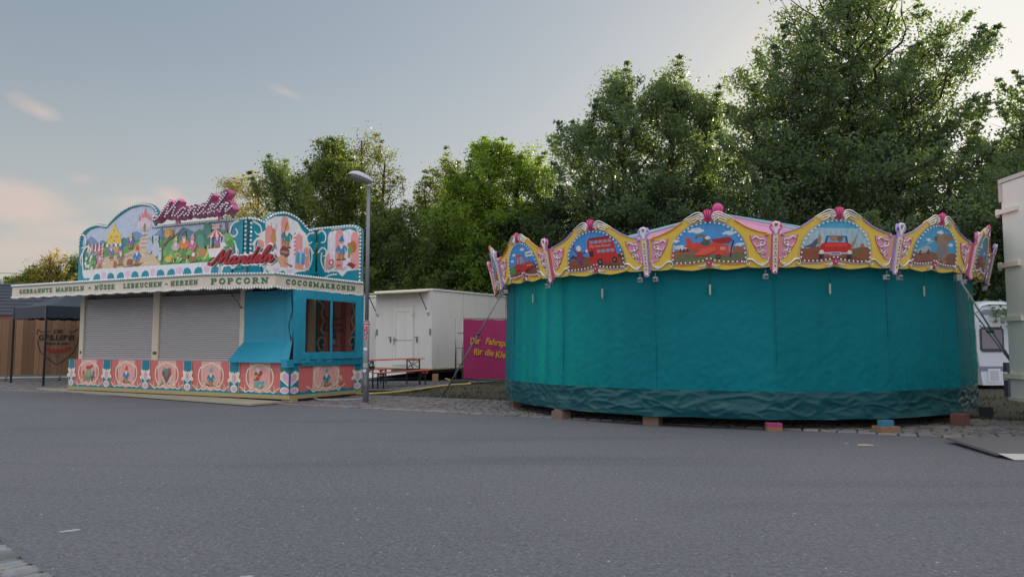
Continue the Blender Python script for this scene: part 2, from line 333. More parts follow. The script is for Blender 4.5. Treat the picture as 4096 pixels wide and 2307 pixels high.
# ================================================================= ground
def attr_sheet(name, poly, z, mat, kind='structure'):
    mb = MB(); mb.add([(x, y, z) for x, y in poly], [tuple(range(len(poly)))], (.1, .1, .1)); return mb.build(name, mat, kind=kind)
def ground_mat(name, c1, c2, c3, s1, s2, bump, rough=.95, speck=0):
    m = bpy.data.materials.new(name); m.use_nodes = True; t = m.node_tree; p = t.nodes['Principled BSDF']
    g = N(t, 'ShaderNodeNewGeometry'); a = N(t, 'ShaderNodeTexNoise', i_Scale=s1, i_Detail=6.0, i_Roughness=.65); b = N(t, 'ShaderNodeTexNoise', i_Scale=s2, i_Detail=3.0, i_Roughness=.7)
    t.links.new(g.outputs['Position'], a.inputs['Vector']); t.links.new(g.outputs['Position'], b.inputs['Vector'])
    f1 = M(t, 'MULTIPLY_ADD', a.outputs[0], 2.4, -.7, True); col = mixc(t, f1, (*c1, 1), (*c2, 1))
    f2 = M(t, 'MULTIPLY_ADD', b.outputs[0], 5., -2.3, True); col = mixc(t, f2, col, (*c3, 1))
    if speck:
        v = N(t, 'ShaderNodeTexVoronoi', i_Scale=speck); t.links.new(g.outputs['Position'], v.inputs['Vector'])
        sp_ = N(t, 'ShaderNodeSeparateColor'); t.links.new(v.outputs['Color'], sp_.inputs[0])
        s = M(t, 'GREATER_THAN', sp_.outputs[0], .955); s2_ = M(t, 'LESS_THAN', v.outputs['Distance'], .38)
        col = mixc(t, M(t, 'MULTIPLY', s, s2_), col, (.32, .32, .31, 1))
        s = M(t, 'LESS_THAN', sp_.outputs[0], .14); col = mixc(t, M(t, 'MULTIPLY', s, .45), col, (.045, .047, .054, 1))
    if speck:
        big = N(t, 'ShaderNodeTexNoise', i_Scale=.11, i_Detail=3.0, i_Roughness=.5); t.links.new(g.outputs['Position'], big.inputs['Vector'])
        col = mixc(t, M(t, 'MULTIPLY', M(t, 'MULTIPLY_ADD', big.outputs[0], 4., -1.6, True), .6), col, (.185, .18, .182, 1))
        mpx = N(t, 'ShaderNodeMapping'); mpx.inputs['Rotation'].default_value = (0, 0, R(27)); mpx.inputs['Scale'].default_value = (.12, 1.1, 1); t.links.new(g.outputs['Position'], mpx.inputs[0])
        trk = N(t, 'ShaderNodeTexNoise', i_Scale=.9, i_Detail=4.0, i_Roughness=.55); t.links.new(mpx.outputs[0], trk.inputs['Vector'])
        col = mixc(t, M(t, 'MULTIPLY', M(t, 'MULTIPLY_ADD', trk.outputs[0], 5., -2.7, True), .5), col, (.07, .073, .082, 1))
        st = N(t, 'ShaderNodeTexNoise', i_Scale=.6, i_Detail=7.0, i_Roughness=.7); t.links.new(g.outputs['Position'], st.inputs['Vector'])
        col = mixc(t, M(t, 'MULTIPLY', M(t, 'MULTIPLY_ADD', st.outputs[0], 9., -5.7, True), .5), col, (.06, .06, .062, 1))
        v3 = N(t, 'ShaderNodeTexNoise', i_Scale=30., i_Detail=2.0, i_Roughness=.8); t.links.new(g.outputs['Position'], v3.inputs['Vector'])
        col = mixc(t, M(t, 'MULTIPLY', M(t, 'MULTIPLY_ADD', v3.outputs[0], 6., -2.8, True), .5), col, (.27, .27, .275, 1))
        v4 = N(t, 'ShaderNodeTexNoise', i_Scale=17., i_Detail=3.0, i_Roughness=.8); t.links.new(g.outputs['Position'], v4.inputs['Vector'])
        col = mixc(t, M(t, 'MULTIPLY', M(t, 'MULTIPLY_ADD', v4.outputs[0], 6., -2.9, True), .45), col, (.075, .077, .084, 1))
    t.links.new(col, p.inputs['Base Color']); p.inputs['Roughness'].default_value = rough; p.inputs['Specular IOR Level'].default_value = .3
    bm = N(t, 'ShaderNodeBump', i_Strength=bump, i_Distance=.01); t.links.new(b.outputs[0], bm.inputs['Height']); t.links.new(bm.outputs[0], p.inputs['Normal'])
    return m
ASPH = ground_mat('asphalt', (.106, .109, .122), (.133, .137, .151), (.178, .182, .195), .35, 95, .8, .9, 55)
SOIL = ground_mat('dry_grass_soil', (.06, .052, .038), (.045, .05, .028), (.10, .088, .062), .9, 26, 1.0)
attr_sheet('ground', [(-900, -300), (900, -300), (900, 1500), (-900, 1500)], -.03, SOIL)
A27 = R(27.0); ca, sa = math.cos(A27), math.sin(A27)
def strip(s, t): return (.82+s*ca+t*sa, 14.85-s*sa+t*ca)     # s along the strip to the right, t away from the camera
attr_sheet('road', [(-100, -60), strip(87, 0), strip(-115, 0)], 0, ASPH)
attr_sheet('road_beyond_fence', [strip(-60, 3.6), strip(-9.5, 3.6), strip(-7.5, 12), strip(-60, 14)], -.002, ASPH)
def cobbles(name, rows, s0, s1, bed, place, seed, cols, mat=STONE, gap=.012, bev=.018, cut=0):
    r = random.Random(seed); mb = MB()
    for t0, tw, ln, light in rows:
        s = s0+r.random()*ln
        while s < s1:
            L = ln*r.uniform(.85, 1.15); g = gap*(1+.8*r.random()); x0, x1, y0, y1 = s+g, s+L-g, t0+g, t0+tw-g; h = .012+.012*r.random()
            jl = [r.uniform(-.008, .008) for _ in range(8)]; b = bev
            q = [(x0+jl[0], y0+jl[1]), (x1+jl[2], y0+jl[3]), (x1+jl[4], y1+jl[5]), (x0+jl[6], y1+jl[7])]; cx, cy = (x0+x1)/2, (y0+y1)/2
            q2 = [(x+(b if x < cx else -b), y+(b if y < cy else -b)) for x, y in q]
            v = [(*place(*p), -.01) for p in q]+[(*place(*p), h*.6) for p in q]+[(*place(*p), h+r.uniform(-.003, .003)) for p in q2]
            c = cols[r.randrange(len(cols))]; k = r.uniform(.75, 1.2)*(1.35 if light else 1); c = tuple(min(.6, u*k) for u in c)
            if cut:
                q = [(x0+cut, y0), (x1-cut, y0), (x1, y0+cut*1.5), (x1, y1-cut*1.5), (x1-cut, y1), (x0+cut, y1), (x0, y1-cut*1.5), (x0, y0+cut*1.5)]
                q = [(x+r.uniform(-.004, .004), y+r.uniform(-.01, .01)) for x, y in q]; q2 = [(x+(bev if x < cx else -bev), y+(bev if y < cy else -bev)) for x, y in q]
                v = [(*place(*p), -.01) for p in q]+[(*place(*p), h*.4) for p in q]+[(*place(*p), h*1.6+r.uniform(-.003, .003)) for p in q2]
            nn = len(q); f = [tuple(range(2*nn, 3*nn))]
            for a in (0, nn):
                for i in range(nn): j = (i+1) % nn; f.append((a+i, a+j, a+nn+j, a+nn+i))
            mb.add(v, f, c); s += L
    return mb.build(name, mat, kind='structure')
SC = [(.19, .17, .16), (.16, .145, .14), (.21, .18, .165), (.15, .15, .16), (.2, .17, .15)]
rows = [(0, .26, .30, True)]+[(.26+i*.17, .17, .22, False) for i in range(19)]
attr_sheet('path_bed', [strip(-27, .02), strip(26, .02), strip(26, 3.5), strip(-27, 3.5)], .003, SOIL)
cobbles('path', rows, -26, 14, None, strip, 3, SC)
def kplace(s, t): a = R(-43); return (-3.87+s*math.cos(a)+t*math.sin(a), 5.71+s*math.sin(a)-t*math.cos(a))
attr_sheet('kerb_bed', [kplace(-9, .02), kplace(7, .02), kplace(7, 1.0), kplace(-9, 1.0)], .003, SOIL)
cobbles('kerb', [(.0, .24, .12, False), (.24, .22, .13, False), (.46, .22, .12, False), (.68, .24, .13, False)], -8, 6, None, kplace, 5, [(.27, .26, .25), (.22, .235, .24), (.28, .25, .22), (.2, .22, .225)], gap=.008, bev=.022, cut=.03)
# worn remains of white road paint
def blot(name, cx, cy, L, W, ang, seed):
    r = random.Random(seed); n = 18; p = []
    for i in range(n):
        t = 2*math.pi*i/n; u = math.cos(t)*L/2*r.uniform(.8, 1.1); v = math.sin(t)*W/2*r.uniform(.55, 1.25); p.append((cx+u*math.cos(ang)-v*math.sin(ang), cy+u*math.sin(ang)+v*math.cos(ang), .004))
    mb = MB(); mb.add(p, [tuple(range(n))], (.36, .37, .38)); mb.build(name, MATTE, kind='structure')
blot('road_marking', -3.53, 6.02, .17, .09, R(35), 1); blot('road_marking', -1.73, 4.83, .17, .08, R(40), 2); blot('road_marking', -2.78, 4.77, .22, .04, R(12), 3)
# loose chips, twigs and litter on the asphalt
mb = MB(); r = random.Random(11)
for i in range(1500):
    y = 4+13*r.random()**1.3; x = r.uniform(-.75, .75)*y
    if (y-14.85)+math.tan(A27)*(x-.82) > -.1: continue
    s = r.uniform(.004, .011); a = r.random()*6.3; c = r.choice([(.3, .28, .26), (.42, .4, .36), (.2, .19, .18), (.3, .26, .18)])
    q = [(x+math.cos(a+k*1.57)*s*(1.5 if k % 2 else .8), y+math.sin(a+k*1.57)*s*(1.5 if k % 2 else .8)) for k in range(4)]
    mb.add([(*p, .001) for p in q]+[(x, y, s*.7)], [(0, 1, 4), (1, 2, 4), (2, 3, 4), (3, 0, 4)], c)
mb.build('gravel', STONE, label='tiny pale stone chips scattered over the asphalt', cat='gravel', kind='stuff')
def leaf(x, y, s, a, col, label):
    mb = MB(); p = [(-1, 0), (-.4, .45), (.4, .4), (1.1, 0), (.4, -.4), (-.4, -.45)]
    mb.add([(s*(u*math.cos(a)-v*math.sin(a)), s*(u*math.sin(a)+v*math.cos(a)), .012+.35*s*abs(v)) for u, v in p], [(0, 5, 4, 3, 2, 1)], col)
    tag(mb.build('fallen_leaf', MATTE, loc=(x, y, 0)), label, 'leaf')
leaf(1.75, 12.65, .05, .5, D(110, 120, 60), 'green fallen leaf on the asphalt before the left of the carousel')
leaf(4.95, 11.05, .035, .1, D(190, 185, 170), 'small pale dry leaf on the asphalt before the pink topped block')
mb = MB(); mb.tube([(5.05, 10.92, .012), (5.16, 10.9, .014), (5.27, 10.88, .012)], [.007, .009, .006], D(200, 185, 150), 6)
tag(mb.build('twig', WOOD), 'short pale stick lying on the asphalt right of the carousel front', 'stick')
mb = MB(); r = random.Random(19)
for i in range(420):
    s_ = r.uniform(-9, 13); t_2 = r.choice([r.uniform(.1, 3.4), r.uniform(2.6, 6.5), r.uniform(3.2, 4.2)]); x, y = strip(s_, t_2)
    a = r.random()*6.3; L = r.uniform(.02, .045); c = r.choice([(.16, .11, .05), (.22, .17, .09), (.12, .08, .04), (.1, .12, .04), (.3, .27, .2)]); z = .03
    mb.add([(x+L*(u*math.cos(a)-v*math.sin(a)), y+L*(u*math.sin(a)+v*math.cos(a)), z+abs(v)*L*.6) for u, v in ((-1, 0), (0, .5), (1, 0), (0, -.5))], [(0, 1, 2, 3)], c)
mb.build('leaf_litter', MATTE, label='dry fallen leaves scattered over the cobbles and the verge', cat='leaf litter', kind='stuff')
# grass tufts on the dry verge
nb = 26000; gx = rng.uniform(-7.5, 16, nb); gy = rng.uniform(0, 22, nb)
gy = 14.85-np.tan(A27)*(gx-.82)+3.35/ca+gy*rng.random(nb)
den = np.sin(gx*2.1+np.sin(gy*1.7)*2)+np.sin(gy*2.9+gx); keep = (rng.random(nb) < .35+.3*den)
gx, gy = gx[keep], gy[keep]; nb = len(gx); h = rng.uniform(.02, .07, nb); a = rng.uniform(0, 6.28, nb); wv = .012
lx, ly = rng.normal(0, .03, nb), rng.normal(0, .03, nb)
V = np.stack([np.stack([gx-np.cos(a)*wv, gy-np.sin(a)*wv, np.full(nb, -.03)], 1), np.stack([gx+np.cos(a)*wv, gy+np.sin(a)*wv, np.full(nb, -.03)], 1), np.stack([gx+lx, gy+ly, h], 1)], 1).reshape(-1, 3)
def npmesh(name, V, Fc, cols, mat, parent=None, smooth=False):
    me = bpy.data.meshes.new(name); k = Fc.shape[1]; n = len(Fc)
    me.vertices.add(len(V)); me.vertices.foreach_set('co', V.astype('f').ravel())
    me.loops.add(n*k); me.loops.foreach_set('vertex_index', Fc.astype('i').ravel())
    me.polygons.add(n); me.polygons.foreach_set('loop_start', np.arange(0, n*k, k, dtype='i'))
    try: me.polygons.foreach_set('loop_total', np.full(n, k, dtype='i'))
    except Exception: pass
    if smooth: me.polygons.foreach_set('use_smooth', np.ones(n, bool))
    me.update(calc_edges=True); me.materials.append(mat)
    c4_ = np.ones((n*k, 4), 'f'); c4_[:, :3] = np.repeat(cols, k, axis=0)
    at = me.color_attributes.new('Col', 'FLOAT_COLOR', 'CORNER'); at.data.foreach_set('color', c4_.ravel())
    o = bpy.data.objects.new(name, me); sc.collection.objects.link(o); o.parent = parent
    return o
GR = material('grass_blades', .8, var=.2, trans=.2)
cc = np.where(rng.random((nb, 1)) < .55, np.array([[.10, .085, .05]]), np.array([[.05, .065, .025]]))*rng.uniform(.7, 1.2, (nb, 1))
tag(npmesh('grass', V, np.arange(3*nb).reshape(-1, 3), cc, GR), 'dry patchy grass and weeds on the verge behind the cobbles', 'grass', kind='stuff')
# ================================================================= trees
def leafmat():
    m = material('leaves', .42, var=.12, vscale=.8, trans=.44, spec=.3); t = m.node_tree
    tr = [n for n in t.nodes if n.type == 'BSDF_TRANSLUCENT'][0]; src = tr.inputs[0].links[0].from_socket
    c = mixc(t, 1.0, src, (2.15, 2.05, .5, 1), 'MULTIPLY'); t.links.new(c, tr.inputs[0]); return m
BARK = material('bark', .9, var=.25, vscale=6)
LEAF = leafmat()
def tree(name, label, x, y, H, stems, crad, n_limb, base_col, tip_col, leaf=.15, nl=26, t0=.12, group=None, seed=1, dens=1., droop=0, trunk_r=.22, sparse=0., env=None):
    r = random.Random(seed); g = np.random.default_rng(seed)
    if env: ex_ = np.array([tx(a_, y)-x for a_, b_ in env]); ez_ = np.array([th(b_, y) for a_, b_ in env])
    def inside(c):
        if not env: return True
        if c.x < ex_[0]+.15 or c.x > ex_[-1]-.15: return c.z < min(ez_[0] if c.x < 0 else ez_[-1], 7) and ex_[0]-1.2 < c.x < ex_[-1]+1.2
        return c.z < np.interp(c.x, ex_, ez_)-r.uniform(.0, .45)

    stems = [(a_, b_, c_*.94, d_) for a_, b_, c_, d_ in stems]
    root = empty(name, (x, y, -.03), 0, label, 'tree', group)
    tb = MB(); BC = (.055, .045, .035); cl = []
    for dx, dy, hh, rr in stems:
        pts = [Vector((0, 0, 0)), Vector((dx*.25, dy*.25, hh*.25)), Vector((dx*.7, dy*.7, hh*.6)), Vector((dx, dy, hh*.98))]
        tp = cat([tuple(p) for p in pts], 4); tb.tube(tp, [trunk_r*rr**.5*(1-i/len(tp))**.8+.015 for i in range(len(tp))], BC, 7)
        def at(t):
            f = t*(len(tp)-1); i = min(int(f), len(tp)-2); return Vector(tp[i]).lerp(Vector(tp[i+1]), f-i)
        nL = max(6, int(n_limb*rr))
        for i in range(nL):
            t = t0+(1-t0)*((i+.3)/nL); tt = (t-t0)/(1-t0)
            pr = np.interp(tt, [0, .18, .4, .65, .85, 1], crad)*rr*r.uniform(.62, 1.22)*(1.15 if env else 1)
            a = i*2.4+r.uniform(-.5, .5); elv = R(-8+62*tt**1.3+r.uniform(-12, 16)-droop*20)
            o = at(t*.96); d = Vector((math.cos(a)*math.cos(elv), math.sin(a)*math.cos(elv), math.sin(elv)))
            L = pr/max(.45, math.cos(elv)); m = max(3, int(L/.55)+2); side = d.cross(Vector((0, 0, 1))).normalized()
            P = [o+d*L*k/m+Vector((0, 0, (.12*L*(k/m)**2)*(1-droop*3)))+side*math.sin(k*1.3+i)*.06*L for k in range(m+1)]
            for _ in range(4):
                if not inside(P[m]+Vector((0, 0, .5))): P = [o+(p_-o)*.6 for p_ in P]
            tb.tube(P, [max(.012, .05*(1-k/m)*min(1.6, L/3)+.012) for k in range(m+1)], BC, 4, cap=False)
            for k in range(1, m+1):
                u = k/m
                if u < .22 and L > 1.5: continue
                for q in range(2 if k < m else 3):
                    off = side*r.uniform(-1, 1)*(.28*L*(1-u*.6)+.15)+Vector((0, 0, r.uniform(-.25, .4)))+d*r.uniform(-.3, .35)
                    if r.random() < sparse: continue
                    c = P[k]+off
                    if not inside(c): continue
                    cl.append((c, r.uniform(.26, .60)))
                    if r.random() < .3: tb.tube([P[k-1], c], [.014, .006], BC, 3, cap=False)
            if r.random() < .55:      # shoots that stick out of the outline
                e = P[-1]
                for k in range(4):
                    c = e+d*(.25+.22*k)+Vector((0, 0, .12*k))
                    if inside(c): cl.append((c, .2-.03*k))
    Cp = np.array([c[0][:] for c in cl]); nbr = np.array([(((Cp-q_)**2).sum(1) < .7).sum() for q_ in Cp]); cl = [c for c, k_ in zip(cl, nbr) if k_ > 4 or sparse]
    C = np.array([c[0][:] for c in cl]); S = np.array([c[1] for c in cl]); n = int(nl*2.5*dens)
    idx = np.repeat(np.arange(len(C)), n); pos = C[idx]+g.normal(0, 1, (len(idx), 3))*S[idx, None]*np.array([.62, .62, .36])
    m = len(pos); nrm = g.normal(0, 1, (m, 3)); nrm[:, 2] += .55; nrm /= np.linalg.norm(nrm, axis=1)[:, None]
    u = np.cross(nrm, g.normal(0, 1, (m, 3))); u /= np.linalg.norm(u, axis=1)[:, None]; v = np.cross(nrm, u)
    sz = leaf*.74*g.uniform(.55, 1.25, m)[:, None]
    V = np.stack([pos-u*sz*.62, pos-v*sz*.34+nrm*sz*.06, pos+u*sz*.62, pos+v*sz*.34+nrm*sz*.06], 1).reshape(-1, 3)
    cv = g.uniform(.8, 1.2, len(C))[idx]; w_ = g.random(len(C))[idx]*.6+g.random(m)*.4; cols = np.array(base_col)[None]*(1-w_[:, None])+np.array(tip_col)[None]*w_[:, None]; cols *= g.uniform(.8, 1.2, (m, 1))*cv[:, None]
    npmesh('crown', V, np.arange(4*m).reshape(-1, 4), cols, LEAF, root)
    tb.build('trunk', BARK, root)
    return root
DG, MG = (.078, .125, .10), (.135, .19, .11)
OL, YG = (.05, .065, .018), (.14, .13, .03)
FULL = [.55, .9, 1, .85, .55, .12]; CONE = [.9, 1, .8, .55, .3, .05]
def sc_(p, k): return [q*k for q in p]
def tx(px, Y): return (px-2048)/F*Y
def th(py, Y): return EYE+(1370-py)/F*Y
GRP = 'trees in a row behind the fairground'
tree('broadleaf_tree', 'huge dark tree at the right, tallest and running out of the top of the photo', tx(3440, 30), 30, th(-150, 30), [(0, 0, th(-150, 30), 1), (2.6, .5, 14.0, .72), (-2.6, -.4, 13.2, .72), (1.2, 2.2, 12, .6), (4.2, 0, 9.5, .5), (-4.2, .5, 12.2, .6), (-3.6, -1, 9, .6)], sc_([.75, 1, 1, .9, .65, .2], 5.0), 64, DG, (.125, .18, .10), .17, 24, .12, GRP, 21, env=[(2800,760),(2880,430),(2920,372),(2985,300),(2995,100),(3060,-10),(3200,-200),(3600,-250),(3900,-60),(3950,60),(4015,165),(4020,430),(4060,560)], trunk_r=.4)
tree('broadleaf_tree', 'broad dark tree with a twin top rising above the bus picture of the carousel', tx(2610, 34), 34, th(200, 34), [(-1.6, 0, th(205, 34), .8), (1.3, .4, th(215, 34), .85), (-3.4, .6, th(420, 34), .62), (2.9, 0, th(310, 34), .7), (0, -1, 8, .9), (3.4, -.5, 9, .6)], sc_([.95, 1, .95, .8, .6, .2], 3.9), 62, DG, MG, .16, 28, .12, GRP, 22, env=[(2060,720),(2130,600),(2215,470),(2330,392),(2415,340),(2450,215),(2475,200),(2560,245),(2610,262),(2685,222),(2760,255),(2865,285),(2885,345),(2900,430)], trunk_r=.3)
tree('broadleaf_tree', 'bright green tree above the white trailer, left of the twin topped dark tree', tx(1960, 38), 38, th(500, 38), [(0, 0, th(498, 38), .9), (1.6, 0, th(530, 38), .7), (-1.6, .3, th(640, 38), .7), (.6, -1, 8, .8), (2.9, .2, th(620, 38), .5)], sc_([1, 1, .95, .8, .5, .15], 3.3), 56, (.085, .16, .035), (.19, .26, .05), .17, 28, .10, GRP, 23, env=[(1740,760),(1850,600),(1890,555),(1930,515),(1975,490),(2020,540),(2060,528),(2130,518),(2180,590),(2240,680)])
tree('broadleaf_tree', 'olive tree with thin reddish top left of the bright green tree', tx(1785, 42), 42, th(600, 42), [(0, 0, th(598, 42), .9), (-1.3, 0, th(700, 42), .7)], sc_([.9, 1, .85, .7, .4, .12], 2.9), 46, (.08, .11, .045), (.16, .18, .07), .15, 24, .12, GRP, 24, env=[(1640,800),(1690,680),(1735,630),(1765,595),(1800,588),(1860,620),(1900,640)], sparse=.15)
tree('broadleaf_tree', 'tall thin sparse tree directly above the street lamp head', tx(1480, 40), 40, th(468, 40), [(-.6, 0, th(468, 40), .95), (.7, 0, th(560, 40), .8)], sc_([.9, 1, .9, .75, .5, .15], 2.2), 50, (.08, .10, .045), (.15, .16, .06), .14, 15, .10, GRP, 25, env=[(1390,600),(1425,470),(1445,466),(1478,480),(1512,505),(1552,552),(1590,630),(1622,730),(1640,820)], sparse=.3)
tree('broadleaf_tree', 'pointed olive tree with yellow lit leaves left of the street lamp', tx(1320, 37), 37, th(505, 37), [(0, 0, th(505, 37), 1), (.9, .3, th(600, 37), .7)], sc_([1, 1, .9, .66, .4, .1], 2.9), 60, (.06, .105, .045), (.15, .18, .05), .15, 28, .12, GRP, 26, env=[(1170,700),(1200,630),(1257,568),(1296,518),(1320,500),(1384,549),(1420,590),(1450,640),(1480,700)])
tree('broadleaf_tree', 'dark green tree with ragged top behind the right of the stall sign', tx(1140, 38), 38, th(595, 38), [(-.6, 0, th(592, 38), .85), (.9, 0, th(660, 38), .8)], sc_([.9, 1, .9, .7, .45, .15], 2.3), 52, DG, (.11, .15, .06), .15, 24, .12, GRP, 27, env=[(1020,760),(1037,640),(1048,588),(1075,590),(1112,612),(1155,622),(1190,650),(1240,720)])
tree('willow_tree', 'pale feathery tree rising behind the pink roof lettering', tx(965, 48), 48, th(665, 48), [(-.8, 0, th(668, 48), .9), (1.0, 0, th(668, 48), .9)], sc_([.9, 1, .95, .8, .5, .2], 2.3), 56, (.16, .15, .09), (.28, .25, .15), .13, 20, .1, GRP, 28, env=[(855,760),(882,692),(928,663),(985,670),(1022,657),(1055,680),(1080,740)], sparse=.12, droop=.1)
tree('broadleaf_tree', 'dark tree filling the right edge between the huge tree and the tall container', tx(4020, 33), 33, th(690, 33), [(0, 0, th(640, 33), 1), (2.4, 0, th(480, 33), .8), (-2.3, 0, th(860, 33), .8)], sc_(FULL, 2.9), 56, DG, MG, .16, 26, .08, GRP, 29, env=[(3900,760),(3960,640),(4010,600),(4050,515),(4096,440),(4300,400),(4500,500)])
tree('broadleaf_tree', 'low dark tree behind the left end of the white trailer', tx(1560, 36), 36, th(840, 36), [(0, 0, th(830, 36), 1), (-1.4, 0, th(930, 36), .8), (1.5, 0, th(930, 36), .8)], sc_([1.1, 1.1, 1, .8, .5, .2], 2.4), 48, (.06, .10, .045), (.13, .17, .05), .15, 26, .05, GRP, 30)
for px, py, Y, s, lb in [(1840, 860, 39, 41, 'low bushy green tree over the right end of the white trailer'), (2230, 800, 36, 42, 'low dense dark tree behind the red car picture of the carousel'), (2560, 860, 33, 43, 'low dense dark tree behind the carousel bus picture'), (2900, 880, 35, 44, 'low dense dark tree behind the pink ball of the carousel'),
                       (3230, 900, 33, 45, 'low dense dark tree between the two arched carousel pictures at the right'), (3620, 880, 33, 46, 'low dense dark tree behind the bear picture of the carousel'), (3900, 960, 30, 47, 'low dark tree above the white caravan')]:
    tree('bushy_tree', lb, tx(px, Y), Y, th(py, Y), [(0, 0, th(py, Y), 1), (-1.6, .2, th(py+110, Y), .8), (1.7, -.2, th(py+100, Y), .8)], sc_([1.15, 1.1, 1, .85, .55, .2], 2.9), 46, DG if s != 41 else (.07, .135, .04), (.045, .07, .02) if s != 41 else (.12, .2, .06), .17, 28, .03, GRP, s)
tree('larch_tree', 'small golden feathery tree above the slate roof at far left', tx(190, 50), 50, th(975, 50), [(0, 0, th(975, 50), 1)], sc_([.9, 1, .8, .6, .4, .15], 1.9), 30, (.16, .13, .04), (.32, .25, .08), .13, 14, .2, None, 31, sparse=.25, env=[(140, 1110), (165, 1015), (192, 968), (225, 1005), (252, 1060)])
tree('bushy_tree', 'dark green small tree right of the golden tree at far left', tx(290, 52), 52, th(1000, 52), [(0, 0, th(1000, 52), 1), (1, 0, th(1040, 52), .8)], sc_(FULL, 1.9), 36, DG, MG, .15, 24, .1, None, 32, env=[(235, 1090), (262, 1060), (285, 1000), (312, 1005), (400, 1010)])
tree('bushy_tree', 'low golden green bush tree left of the golden feathery tree', tx(120, 51), 51, th(1050, 51), [(0, 0, th(1050, 51), 1), (-1.2, 0, th(1080, 51), .8), (1.4, 0, th(1030, 51), .7)], sc_(FULL, 1.8), 36, (.06, .10, .04), (.2, .2, .05), .15, 24, .1, None, 33, env=[(30, 1115), (90, 1072), (150, 1052), (220, 1040), (275, 1075)])
tree('bushy_tree', 'low dark bush tree over the left end of the slate roof', tx(40, 56), 56, th(1100, 56), [(0, 0, th(1100, 56), 1), (-1.6, 0, th(1100, 56), 1)], sc_(FULL, 1.6), 26, DG, MG, .15, 22, .1, None, 34, env=[(-100, 1115), (0, 1103), (40, 1098), (80, 1108)])
for k, (xx, yy, hh) in enumerate([(27.5, 36, 15), (34, 31, 16), (40, 38, 17), (33, 44, 16)]):     # the row goes on beyond the right edge and shades the square
    tree('broadleaf_tree', 'tree of the row beyond the right edge of the view', xx, yy, hh, [(0, 0, hh, 1), (2, 0, hh*.8, .8), (-2, 0, hh*.8, .8)], sc_([1.1, 1.1, 1, .9, .6, .2], 4.2), 50, DG, MG, .24, 16, .06, 'trees beyond the right edge', 50+k)
# ================================================================= almond stall (local: x to the right along the front, y away, corner of the plinth at 0,0)
AY = R(-27.4); SX, SY = -5.54, 18.49
stall = empty('almond_stall', (SX, SY, 0), AY, 'turquoise and pink painted almond stall with closed grey roller shutters', 'market stall')
X, Y_, Z = (1, 0, 0), (0, 1, 0), (0, 0, 1)
BT = D(0, 122, 142)
# trailer body
mb = MB(); mb.box(-9.06, -2.0, .62, 2.95, .3, 3.35, D(150, 146, 138)); body = mb.build('body', PANEL, stall)
mb = MB(); mb.box(-9.15, -2.07, .47, 3.0, 3.352, 3.42, D(90, 92, 96)); mb.build('roof', MATTE, stall)
mb = MB()
for x in (-8.4, -6.2, -4.4, -2.6): mb.box(x-.12, x+.12, .5, 2.7, 0, .3, D(40, 38, 36))
mb.build('chassis', MATTE, stall)
# shutters
SHUT = material('shutter_slats', .3, .35, var=.04, vscale=1.5)
for x0, x1 in ((-8.93, -5.72), (-5.44, -2.19)):
    mb = MB(); n = 31; z0, z1 = 1.08, 2.84; v = []; f = []; hh = (z1-z0)/n
    prof = []
    for i in range(n):
        for q, dd in ((0, .0), (.10, -.018), (.35, -.029), (.62, -.027), (.86, -.012), (.94, 0)): prof.append((z0+hh*(i+q), .43+dd))
    prof.append((z1, .43))
    for z, y in prof: v += [(x0, y, z), (x1, y, z)]
    f = [(2*i, 2*i+1, 2*i+3, 2*i+2) for i in range(len(prof)-1)]
    mb.add(v, f, D(160, 158, 159)); sh = mb.build('roller_shutter', SHUT, stall)
    mb = MB(); mb.box(x0, x1, .395, .44, 1.0, 1.08, D(150, 148, 152)); mb.build('bottom_rail', PLASTIC, sh)
for x0, x1 in ((-9.13, -8.93), (-5.72, -5.44), (-2.19, -1.995)):
    mb = MB(); mb.rbox(x0, x1, .36, .62, .98, 3.3, D(190, 178, 158), .012)
    mb.box(x0+.08, x1-.05, .352, .362, 1.16, 1.24, D(60, 55, 50)); mb.build('post', PANEL, stall)
mb = MB(); mb.tube([(-1.73, -.5, 2.9), (-1.9, -.12, 2.7)], .013, DARK, 6); mb.tube([(-1.9, -.12, 2.7), (-2.12, .35, 2.42)], .02, D(140, 135, 130), 6); mb.build('gas_strut', METAL, stall)
